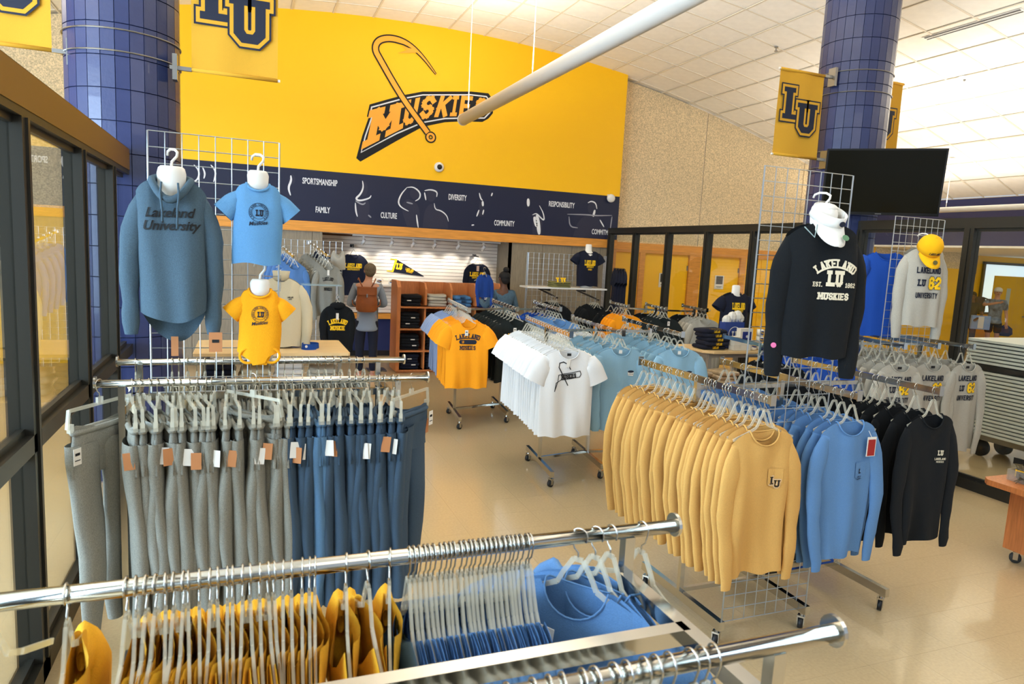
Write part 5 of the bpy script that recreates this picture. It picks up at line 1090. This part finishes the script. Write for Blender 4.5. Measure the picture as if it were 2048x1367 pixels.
# ------------------------------------------------------------------ CUBBY FIXTURE
cx0 = 2.28; cub = thing('cubby_fixture', 'cherry wood cubby fixture with folded shirts in front of the slatwall', 'shelf unit', (cx0, 11.0, 0))
def side(x, z0, z1, m=CHERRY, ch=.1, t=.03, name='side_panel', d=.5):
    p = [(0, z0), (d, z0), (d, z1), (ch, z1), (0, z1-ch)]; n = 5
    MB().add([(x, y, z) for y, z in p]+[(x+t, y, z) for y, z in p], [tuple(range(n)), tuple(range(n, 2*n))[::-1]]+[(i, n+i, n+(i+1) % n, (i+1) % n) for i in range(n)]).build(name, m, cub)
side(0, 0.03, 1.5, t=.06); side(1.76, .03, 1.5, t=.06)
for x in (.46, .89, 1.32): side(x, 1.12, 1.48, name='divider')
for x in (.46, .89, 1.32):
    MB().box(x, x+.025, .02, .46, .06, 1.09).build('divider', CHERRY, cub)
for z in (1.09, .73, .37, .05): MB().box(.06, 1.76, .0, .46, z-.025, z).build('shelf', CHERRY, cub)
MB().box(.06, 1.76, .46, .49, .03, 1.48).build('back_panel', CHERRY, cub); MB().box(.03, 1.79, .03, .46, 0, .05).build('plinth', CHERRY, cub)
INKC = mat('cloth_ink_black', (15, 17, 24), 1, var=.2, vscale=60)
for c, (m, n, lb, tx, tmm, w_) in enumerate(((INKC, 3, 'black', None, None, CARDW), (LGREY, 4, 'heather grey', None, None, None), (cloth('cubby_blue', (70, 120, 172)), 3, 'blue', 'MUSKIES', NAVYP, None), (mat('cloth_deep_royal', (26, 52, 110), .95), 3, 'royal blue', 'LAKELAND', CARDW, None))):
    pile('folded %s shirt in the top row of the cherry cubby' % lb, 'folded %s shirts in the top cubby row' % lb, cx0+.26+.43*c, 11.2, 1.095, m, n, .33, .3, .062 if lb != 'heather grey' else .05, tx, tmm, .012, w_, seed=c)
    for r_, z in ((2, .735), (3, .375), (4, .055)):
        pile('folded black shirt in row %s of cubby column %s from left' % (('two', 'three', 'four')[r_-2], ('one', 'two', 'three', 'four')[c]), 'folded black shirts, row %d column %d' % (r_, c+1), cx0+.25+.43*c, 11.2, z, INKC if r_ < 4 else NAVYC, 5, .33, .3, .05, None, None, .012, CARDW, seed=c+r_)
# chrome post beside the cubby
t = thing('chrome_upright', 'slim chrome slotted upright standing left of the cherry cubby', 'post', (2.02, 11.3, 0)); MB().cbox((0, 0, .6), (.025, .025, 1.2)).build('post', CHROME, t); MB().cbox((0, 0, .01), (.3, .3, .02)).build('foot', STEEL, t); MB().tube([(0, -.02, 1.19), (0, -.12, 1.2)], .008).build('peg', CHROME, t)
# ------------------------------------------------------------------ SLATWALL ITEMS
pn = thing('pennant', 'navy pennant with gold LU lettering pinned on the white slatwall', 'pennant', (2.6, 12.8, 1.70))
MB().prismy([(0, .12), (-.065, -.125), (.56, -.19)], 0, .004).build('felt', NAVYC, pn); MB().prismy([(0, .125), (-.07, -.13), (-.035, -.13), (.035, .105)], -.004, 0).build('gold_edge', GOLDP, pn)
for x, z in ((0, .11), (-.06, -.11)): MB().prismy([(x, z), (x-.09, z+.012), (x-.1, z-.008), (x, z-.015)], -.003, 0).build('tie', GOLDP, pn)
flat_quads(text_quads('LU', .075, -.02, .115, 1.5, .72, rot=-.1), -.007, .002).build('lettering', GOLDP, pn)
flat_quads(text_quads('LAKELAND', .27, -.075, .045, 1, .62, rot=-.22)+text_quads('UNIVERSITY', .265, -.115, .03, .9, .62, rot=-.22), -.007, .002).build('lettering', GOLDP, pn)
sh = thing('glass_shelf', 'small white shelf on the slatwall carrying two mugs', 'shelf', (2.4, 12.66, 1.34)); MB().cbox((0, 0, 0), (.5, .26, .02)).build('board', WHITE, sh); 
for s in (-.2, .2): MB().cbox((s, .06, -.05), (.02, .14, .08)).build('bracket', STEEL, sh)
def mug(label, x, y, z, group=None, h=.09, r=.042, rz=0):
    t = thing('mug', label, 'mug', (x, y, z), rz, group)
    MB().lathe([(r*.8, 0), (r, .012), (r, h), (r-.005, h), (r-.006, .012), (.001, .01)], 20).build('cup', mat('white_ceramic', (232, 228, 216), .2), t, True)
    MB().tube([(r, 0, h*.8), (r+.025, 0, h*.75), (r+.03, 0, h*.45), (r, 0, h*.25)], .006, 8).build('handle', MATS['white_ceramic'], t, True)
    n = 7; MB().add([(-(r+.001)*math.sin(a), -(r+.001)*math.cos(a), h*.5+(.012+.012*math.cos((a)*1.6))*s) for a in [(-.8+1.6*i/n) for i in range(n+1)] for s in (-1, 1)], [(2*i, 2*i+2, 2*i+3, 2*i+1) for i in range(n)]).build('print', mat('mug_blue', (40, 60, 130), .4), t)
    MB().add([(-(r+.002)*math.sin(a), -(r+.002)*math.cos(a), h*.5+.005*s+.01*a) for a in [(-.8+1.6*i/n) for i in range(n+1)] for s in (-1, 1)], [(2*i, 2*i+2, 2*i+3, 2*i+1) for i in range(n)]).build('print', GOLDP, t)
    return t
mug('left white mug with blue badge on the slatwall shelf', 2.27, 12.62, 1.35, None, .11, .055); mug('right white mug with blue badge on the slatwall shelf', 2.5, 12.62, 1.35, None, .11, .055)
def walltee(label, x, y, ztop, m, sc=1, rz=0, sleeve='long', tq=None, tmat=None, hk='mid', L=.7, br=True, cat='shirt', name='shirt', seed=71):
    k = dict(hw=.22, sh=.205, L=L, T=.03, zn=-.13, sleeve=sleeve, sl=.58 if sleeve == 'long' else .2, sr=(.075, .042) if sleeve == 'long' else (.09, 0), fold=.01)
    o = link(name, shirt_mb(seed, **k).mesh('shirt', m, True), None, (x, y, ztop)); o.rotation_euler.z = rz; o.scale = (sc, sc, sc); tag(o, label, cat)
    if tq: decal(o, tq, tmat, .004)
    h = make_hanger(hk, (x, y, ztop), (0, 0, rz), 'clear hanger of the '+' '.join(label.split()[:8]), None, True)
    if br: t = thing('faceout_bracket', 'black bracket holding the '+' '.join(label.split()[:8]), 'bracket', (x, y, ztop)); MB().bar((0, -.03, 0), (0, .2, .02), .012, .02).cbox((0, .22, .02), (.07, .02, .05)).build('arm', RUBBER, t)
    return o
LKQ = text_quads('LAKELAND', 0, -.33, .08, 1.15, .68)+text_quads('UNIVERSITY', 0, -.395, .03, 1, 1.15)
o = walltee('left navy slatwall shirt with gold LAKELAND beside the person in grey', 1.79, 12.5, 2.0, NAVYC, 1, 0, 'long', LKQ, GOLDP)
o = walltee('right navy slatwall shirt with gold LAKELAND behind the denim jacket', 4.10, 12.5, 1.93, NAVYC, 1, 0, 'long', LKQ, GOLDP, seed=72); tagcard(o, 0, -.04, -.17, mat('pale_tag', (214, 180, 160), .7), .05, .1)
o = walltee('royal blue sweatshirt held up beside the person in denim jacket', 3.40, 10.0, 1.78, cloth('royal_sweat', (24, 66, 150)), .66, .4, 'long', None, None, 'mid', .5, False, seed=73)
# ------------------------------------------------------------------ LEFT GRID UNIT
grid_panel('white wire gridwall behind the maple table at back left', .25, 0, 1.05, 2.07, 10.2, .0875, vstep=.09)
def waterfall(label, x, y, z, dx, dy, dz):
    t = thing('waterfall_arm', label, 'display arm', (x, y, z)); MB().bar((0, 0, 0), (dx, dy, dz), .02, .028).build('arm', CHROME, t); MB().cbox((0, .02, 0), (.07, .02, .06)).build('bracket', CHROME, t)
    for i in range(6): u = (i+.5)/6; MB().tube([(dx*u, dy*u, dz*u+.01), (dx*u, dy*u, dz*u+.03)], .004, 6).build('pin', CHROME, t)
    return t
waterfall('chrome sloping arm carrying heather grey shirts on back left gridwall', .84, 10.2, 2.04, .22, -.6, -.19); waterfall('chrome sloping arm carrying blue shirts on back left gridwall', .40, 10.2, 2.02, .2, -.6, -.18)
for m, lb, x0, n, sd in ((HGREY, 'heather grey', .84, 7, 81), (cloth('mid_blue', (78, 118, 172)), 'mid blue', .40, 5, 83)):
    me = shirt_mb(sd, **{**LS, 'zn': -.12}).mesh('shirt', m, True); frontm = None
    for i in range(n):
        u = .94-i/n*.9; x, y, z = x0+.22*u, 10.2-.6*u, 2.03-.19*u
        o = link('shirt', me, None, (x, y, z)); o.scale = (.82, .9, .92); tag(o, 'front %s shirt on the sloping arm at back left' % lb if i == 0 else '%s shirt behind the front one on the sloping arm' % lb, 'shirt', None if i == 0 else '%s shirts on the sloping arm' % lb)
        make_hanger('long', (x, y, z), (0, 0, 0), 'h', None)
        if i == 0 and sd == 81: decal(o, text_quads('LAKELAND', 0, -.31, .05, 1, .6, arch=.3)+text_quads('MUSKIES', 0, -.46, .045, 1, .6), INK, .004); tagcard(o, 0, -.035, -.18, CARDW, .035, .08)
for i, (x, z, m, lb) in enumerate(((1.22, 2.02, LGREY, 'pale grey bralette on a small hanger at the right of left gridwall'), (.98, 2.0, NAVYC, 'navy top folded over a hanger at the top of left gridwall'))):
    o = link('bralette', shirt_mb(90+i, hw=.1, sh=.09, L=.24, T=.03, zn=-.07, sleeve=None, neck=.05, dip=.07, bdip=.06, fold=.006).mesh('small_top', m, True), None, (x, 10.0, z)); tag(o, lb, 'top')
o = walltee('black hoodie lettered LAKELAND MUSKIE hanging below the left gridwall', 1.13, 9.2, 1.36, BLK, .85, 0, 'long', text_quads('LAKELAND', 0, -.37, .075, 1.1, .72, arch=.3)+text_quads('MUSKIE', 0, -.48, .07, 1.1, .8), GOLDP, 'long', .7, False, seed=74)
MB().ell((0, .02, -.14), (.12, .06, .06), 16, 8).build('hood', BLK, o, True); tagcard(o, -.01, -.045, -.25, CARDW, .04, .1)
t = thing('chrome_stand', 'chrome T stand with glass shelf holding the black hoodie', 'stand', (1.13, 9.35, 0)); MB().bar((0, 0, .03), (0, 0, 1.5), .025, .025).build('post', CHROME, t); MB().bar((0, 0, 1.36), (0, -.2, 1.36), .02, .02).build('arm', CHROME, t)
MB().cbox((-.2, 0, 1.5), (.5, .26, .012)).build('glass_shelf', mat('shelf_glass', (170, 200, 210), .05, alpha=.5), t); MB().box(-.25, .25, -.25, .25, 0, .03).build('foot', STEEL, t)
# ------------------------------------------------------------------ LEFT MAPLE TABLE
tb = thing('display_table', 'maple topped display table behind the sweatpants rack', 'table', (.28, 7.85, 0))
MB().bevbox(-.76, .76, -.5, .5, .875, .905, .02).build('table_top', MAPLE, tb); MB().bevbox(-.7, .7, -.45, .45, .45, .47, .02).build('lower_shelf', MAPLE, tb)
for sx in (-1, 1):
    for sy in (-1, 1): MB().cbox((sx*.66, sy*.42, .44), (.035, .035, .87)).build('leg', STEEL, tb)
for i, (x, m, lb, n) in enumerate(((-.25, NAVYC, 'navy', 5), (.1, CRM, 'cream', 4), (.45, WHT, 'white', 5), (.8, LGREY, 'pale grey', 4))):
    pile('folded %s shirt on the lower shelf of left maple table' % lb, 'folded %s shirts under the left table' % lb, x, 7.7, .475, m, n, .3, .34, .06, seed=i)
pf = thing('torso_form', 'white torso form inside the cream pullover on the left table', 'mannequin', (.36, 7.8, .91)); MB().lathe([(.12, 0), (.14, .2), (.16, .5), (.13, .62), (.06, .66), (.05, .74)], 20, (0, 0, 0), 1, .6).build('torso', WHITE, pf, True)
po = link('pullover', shirt_mb(41, hw=.215, sh=.205, L=.70, T=.115, neck=.075, dip=.05, bdip=.0, slope=.42, zn=.0, sleeve='long', sl=.62, fold=.011, form=True, spread=.06, sr=(.085, .05), NV=22).mesh('pullover', CRM, True), None, (.36, 7.8, 1.655)); tag(po, 'cream quarter-zip pullover on a torso standing on the left maple table', 'pullover'); po.rotation_euler.z = -.1
MB().lathe([(.085, -.03), (.082, .02), (.092, .07), (.085, .072), (.075, .02), (.078, -.03)], 22, (0, .0, 0), 1, .8).build('collar', CRM, po, True); MB().tube([(0, -.092, .03), (0, -.125, -.06), (0, -.135, -.14)], .004, 6).cbox((0, -.13, -.02), (.012, .008, .03)).build('zip', STEEL, po)
decal(po, text_quads('LAKELAND', .1, -.2, .018, .9, .6, serif=False)+text_quads('MUSKIES', .1, -.222, .012, .9, .6, serif=False), INK, .004)
v = thing('visor', 'royal blue sun visor lying on the left maple table', 'visor', (.66, 7.68, .935), -.5); RV = cloth('visor_royal', (24, 70, 150))
mb = MB(); vs = []
for i in range(29):
    a = 2*PI*i/28; vs += [(.09*math.cos(a), .1*math.sin(a), -.022), (.086*math.cos(a), .095*math.sin(a), .03)]
mb.add(vs, [(2*i, 2*i+2, 2*i+3, 2*i+1) for i in range(28)]).build('headband', RV, v, True); brim(v, RV); MB().tube([(0, -.1, .005), (0, -.105, .005)], .014, 12).build('patch', CARDW, v)
# ------------------------------------------------------------------ RIGHT GRID UNIT WITH SHELF
grid_panel('white wire gridwall carrying a shelf, right of the denim jacket', 4.42, 0, 1.3, 2.06, 10.75, .09)
grid_panel('left side panel of the white gridwall unit with shelf', 4.27, 0, .4, 2.06, 10.45, .08, rz=1.15)
grid_panel('right side panel of the gridwall unit with hanging navy shirts', 5.72, 0, .3, 2.06, 10.45, .075, rz=1.2)
s = thing('shelf_board', 'white shelf across the right gridwall with LU shirts', 'shelf', (4.98, 10.5, 1.5)); MB().cbox((0, 0, 0), (1.45, .36, .025)).build('board', WHITE, s)
for x in (-.3, .35): MB().cbox((x, .05, -.03), (.03, .3, .04)).build('bracket', RUBBER, s)
for i in range(3): folded('topmost folded olive shirt with gold LU on white shelf' if i == 2 else 'folded olive shirt under the gold LU one on white shelf', 4.88, 10.48, 1.513+i*.03, mat('cloth_olive', (110, 106, 60), .9), .34, .3, .032, 0, 'olive shirts on the white shelf', 'LU' if i == 2 else None, GOLDP, seed=i)
q = text_quads('LU', 0, 0, .11, 1.3, 1.1); t = MB().add([(4.86+x, 10.36+.35*z, 1.625+z*.9) for p in q for x, z in p], [tuple(range(4*i, 4*i+4)) for i in range(len(q))]).build('lettering', GOLDP, s); t.location = (-4.98, -10.5, -1.5)
tf = thing('torso_form', 'white torso form inside the navy shirt on the white shelf', 'mannequin', (5.4, 10.5, 1.515)); MB().lathe([(.11, 0), (.13, .2), (.15, .45), (.12, .56), (.06, .62), (.055, .72), (.04, .73)], 20, (0, 0, 0), 1, .6).build('torso', WHITE, tf, True)
o = link('shirt', shirt_mb(43, hw=.185, sh=.20, L=.56, T=.1, neck=.08, dip=.05, bdip=0, slope=.3, zn=0, sleeve='short', sl=.14, sr=(.08, 0), fold=.007, form=True).mesh('shirt', NAVYC, True), None, (5.4, 10.5, 2.135)); tag(o, 'navy shirt with gold LAKELAND on a torso on the white shelf', 'shirt')
decal(o, text_quads('LAKELAND', 0, -.2, .09, 1.2, .42)+text_quads('UNIVERSITY', 0, -.265, .03, 1, .7)+text_quads('MUSKIES', 0, -.31, .025, .9, .6), GOLDP, .004)
for j, (x, y) in enumerate(((4.6, 10.2), (5.2, 9.95))):
    t = thing('display_bracket', ('left', 'right')[j]+' black display arm below the white shelf', 'display arm', (x, y, 1.42)); MB().bar((0, -.3, -.05), (0, .5, .05), .016, .024).build('arm', RUBBER, t)
    for i in range(4):
        yy = y-.26+i*.07; o = link('shirt', shirt_mesh('bks', BLK, 91, **TS), None, (x, yy, 1.37+i*.012)); o.scale = (.9, 1, .9); tag(o, 'black shirt on the %s display arm below the white shelf' % ('left', 'right')[j], 'shirt', 'black shirts on the %s arm below the shelf' % ('left', 'right')[j]); make_hanger('mid', (x, yy, 1.37), (0, 0, 0), 'h', None)
for i in range(4):
    o = link('shirt', shirt_mesh('bks2', NAVYC, 92, **TS), None, (5.93-.02*i, 10.2+.06*i, 2.0)); o.rotation_euler.z = 1.25; o.scale = (.7, .9, 1); tag(o, 'navy shirt hung edge-on at the right end of the gridwall unit', 'shirt', 'navy shirts at the end of the gridwall')
    if i == 0: decal(o, text_quads('LU', 0, -.4, .1, 1.2, .7), GOLDP, .004)
# ------------------------------------------------------------------ RIGHT MAPLE TABLE AND ITS GOODS
tb = thing('display_table', 'maple topped display table in front of the grey v-neck rack', 'table', (5.85, 7.4, 0))
MB().prism([(-.5, -.27), (-.4, -.38), (.5, -.38), (.5, .3), (-.5, .3)], .92, .95).build('table_top', MAPLE, tb)
for x, y in ((-.4, -.28), (.44, -.3), (-.4, .24), (.44, .24)): MB().cbox((x, y, .46), (.05, .05, .92)).build('leg', mat('grey_leg', (168, 164, 156), .4, .4), tb)
MB().box(-.45, .45, -.3, .25, .86, .92).build('apron', mat('grey_leg', (168, 164, 156), .4, .4), tb)
pile('folded navy shirt with gold lettering in the stack on right table', 'folded navy shirts on the right table', 5.58, 7.28, .955, NAVYC, 5, .36, .3, .052, 'LAKELAND', GOLDP, seed=3)
bg_ = thing('shopping_bag', 'navy paper shopping bag with round white emblem on right table', 'bag', (5.93, 7.33, .955)); NB = mat('navy_bag_paper', (44, 66, 132), .5)
MB().box(-.15, .15, -.06, .06, 0, .34).build('bag_body', NB, bg_); flat_quads(line_quads(circ(0, .19, .09), .008, True)+text_quads('LU', .01, .18, .09, 1.3, .8), -.063, .002).build('emblem', CARDW, bg_)
for s in (-1, 1): MB().tube([(s*.05, -.055, .33), (s*.05, -.055, .37)], .004, 6).build('handle', NB, bg_)
mb = MB()
for i, (x, z, r) in enumerate(((-.09, .36, .07), (0, .40, .075), (.09, .41, .08), (.15, .38, .06), (-.03, .36, .07))): mb.ell((x, .0+.01*i, z), (r, r*.6, r), 9, 5)
mb.build('tissue_paper', mat('tissue', (226, 222, 212), .8, bump=.8, bscale=25), bg_)
WB = mat('white_box', (222, 216, 200), .6)
for i, (x, z, w_, h_) in enumerate(((5.83, .955, .1, .07), (5.83, 1.025, .09, .055), (5.835, 1.08, .085, .05), (5.96, .955, .17, .08))):
    b = thing('small_box', 'small white box in the front row on the right table', 'box', (x, 7.12, z), 0, 'small white boxes on the right table'); MB().cbox((0, 0, h_/2-.004), (w_, .1, h_-.008)).build('carton', WB, b); MB().cbox((0, 0, h_-.004), (w_+.004, .104, .006)).build('lid', WB, b)
b = thing('gift_box', 'white box with a navy front panel standing on a small box', 'box', (5.97, 7.12, 1.035)); MB().cbox((0, 0, .1), (.19, .08, .2)).build('carton', WB, b); MB().cbox((.005, -.042, .09), (.135, .003, .14)).build('front_panel', mat('navy_card', (38, 52, 120), .5), b)
flat_quads(circ(.005, .1, .018, 12) and [circ(.005, .1, .018, 12)], -.045, .001).build('emblem', CARDW, b)
mug('white mug with blue badge nearest the boxes on the right table', 6.13, 7.14, .955, None, .12, .055)
for i in range(3): mug(('lowest', 'middle', 'topmost')[i]+' mug of the stacked mugs at the right end of right table', 6.27, 7.18, .955+.088*i, None, .085, .045)
tf = thing('torso_form', 'white torso form inside the navy shirt at the right table end', 'mannequin', (6.12, 7.55, .955)); MB().lathe([(.12, 0), (.14, .2), (.16, .5), (.13, .62), (.065, .68), (.06, .80), (.04, .81)], 20, (0, 0, 0), 1, .55).build('torso', WHITE, tf, True)
o = link('shirt', shirt_mb(44, hw=.2, sh=.21, L=.62, T=.1, neck=.08, dip=.05, bdip=0, slope=.3, zn=0, sleeve='short', sl=.15, sr=(.085, 0), fold=.007, form=True).mesh('shirt', NAVYC, True), None, (6.12, 7.55, 1.66)); tag(o, 'navy shirt with gold LAKELAND on the torso at the right table', 'shirt'); decal(o, text_quads('LAKELAND', 0, -.17, .09, 1.2, .42)+text_quads('UNIVERSITY', 0, -.235, .03, 1, .7), GOLDP, .004)
# low table with wrapped, orange and navy stacks
lt = thing('low_table', 'low maple table of wrapped and orange stacks behind the tan shirts', 'table', (5.1, 6.35, 0)); MB().bevbox(-.42, .5, -.62, .6, .5, .53, .02).build('table_top', MAPLE, lt)
for x in (-.36, .44):
    for y in (-.55, .54): MB().cbox((x, y, .25), (.04, .04, .5)).build('leg', STEEL, lt)
WR = mat('wrapped_beige', (168, 150, 124), .25, bump=1, bscale=30, var=.2, vscale=20)
for xx, yy, m, lb, n in ((4.95, 6.72, WR, 'plastic-wrapped beige', 5), (5.32, 6.7, WR, 'plastic-wrapped tan', 5), (5.15, 6.25, ORG, 'orange', 3), (5.45, 6.25, ORG, 'bright orange', 3), (5.2, 5.88, CRM, 'cream', 3), (4.83, 6.3, NAVYC, 'navy', 4)):
    pile('folded %s garment on the low maple table' % lb, 'folded %s garments on the low table' % lb, xx, yy, .535, m, n, .3, .3, .05, seed=n)
# extra rack arm seen behind the tan shirts
arm_rack('chrome single arm rack with dark shirts between tan and powder blue racks', 4.55, 5.1, [((4.5, 4.6), (4.6, 5.75))], 1.30, basehalf=.35)
kx = shirt_mesh('ls', BLK, 10, **LS)
for i in range(5):
    o = link('shirt', kx, None, (4.51+.01*i, 4.75+.1*i, 1.30)); tag(o, 'dark shirt on the single arm between tan and powder blue racks', 'shirt', 'dark shirts on the single arm rack'); make_hanger('long', (4.51+.01*i, 4.75+.1*i, 1.30), (0, 0, 0), 'h', None)
# ------------------------------------------------------------------ CHERRY CART AT RIGHT
ct = thing('display_cart', 'cherry wood display cart on casters with scarves at right edge', 'cart', (5.0, 2.05, 0))
MB().box(.16, 1.2, .1, 1.12, .10, .56).build('body_panel', CHERRY, ct)
MB().bevbox(.0, 1.3, .0, 1.24, .56, .60, .05).build('tray_top', CHERRY, ct)
MB().box(.22, 1.25, .14, 1.1, .84, .875).build('upper_shelf', CHERRY, ct); MB().box(.7, .75, .3, 1.0, .6, .84).build('shelf_support', CHERRY, ct); MB().box(.3, 1.2, .2, 1.04, .875, .9).build('white_top', WHITE, ct)
for x, y in ((.22, 1.06), (.22, .2), (1.12, 1.06)): caster(ct, x, y, .1, .038, .6, mw=mat('grey_rubber', (70, 72, 72), .5))
t = thing('acrylic_tray', 'clear acrylic tray holding scarves on the cherry cart', 'tray', (5.15, 2.8, .60))
AC = mat('acrylic', (200, 200, 196), .08, alpha=.3)
MB().box(0, .5, 0, .008, 0, .08).box(0, .5, .4, .408, 0, .08).box(0, .008, 0, .4, 0, .08).build('walls', AC, t)
BS, WS = mat('scarf_black', (26, 24, 22), 1, bump=.6, bscale=220), mat('scarf_white', (200, 204, 200), 1, bump=.6, bscale=220)
for i in range(4):
    s = thing('knit_scarf', ('striped black, gold and white scarf rolled lowest in the tray', 'striped knit scarf second from bottom in the tray', 'striped knit scarf folded near the top of the tray', 'topmost striped knit scarf with fringe in the tray')[i], 'scarf', (5.2+.03*(i % 2), 2.83+.05*(i % 2), .61+.05*i), .25*(-1)**i)
    R = random.Random(i); N = 12
    for k in range(N):
        u0, u1 = k/N, (k+1)/N; m = (BS, GOLDP, BS, WS)[k % 4]
        def pt(u): return (.03+.4*u, .0+.05*math.sin(u*7+i), .012*math.sin(u*9+i)+.02)
        a, b = pt(u0), pt(u1); MB().add([(a[0], a[1], a[2]+.02), (b[0], b[1], b[2]+.02), (b[0], b[1]+.3, b[2]+.035), (a[0], a[1]+.3, a[2]+.035), (a[0], a[1], a[2]-.02), (b[0], b[1], b[2]-.02), (b[0], b[1]+.3, b[2]-.01), (a[0], a[1]+.3, a[2]-.01)], [(0, 1, 2, 3), (0, 4, 5, 1), (1, 5, 6, 2), (2, 6, 7, 3), (3, 7, 4, 0), (4, 7, 6, 5)]).build('stripe', m, s)
    mb = MB()
    for k in range(36): y = .3*k/36; mb.tube([(.03, y+.05*math.sin(i), .02), (-.02+R.uniform(-.02, .01), y+R.uniform(-.02, .02), .0+R.uniform(-.01, .05))], .003, 4)
    mb.build('fringe', mat('scarf_fringe', (96, 84, 56), 1), s)['kind'] = 'stuff'
# ------------------------------------------------------------------ STACK OF FOLDED WHITE TABLES OUTSIDE
t = thing('table_trolley', 'trolley of flat folded pale tables outside the right glass', 'trolley', (8.2, 4.9, 0))
MB().box(-.45, 1.3, -.4, .5, .22, .28).build('bed', STEEL, t)
for x, y in ((-.3, .35), (.05, .32), (-.3, -.3)):
    MB().tube([(x-.02, y, .1), (x+.02, y, .1)], .1, 20).build('wheel', RUBBER, t, True)
me = MB().bevbox(-.5, 1.4, -.45, .55, 0, .026, .04).mesh('folded_table', mat('pale_laminate', (214, 218, 212), .45))
for i in range(26):
    if i == 18: MB().box(-.5, 1.4, -.45, .55, .29+.04*i, .29+.04*i+.06).build('black_strap', RUBBER, t); continue
    link('folded_table', me, t, (0, 0, .29+.04*i+(.03 if i > 18 else 0)))
if XH.v:
    o = XH.build('distant_hangers', CLEAR); tag(o, 'clear hangers on the far orange, charcoal and grey shirt racks', 'hangers'); o['kind'] = 'stuff'
    XK.build('hooks', CHROME, o)
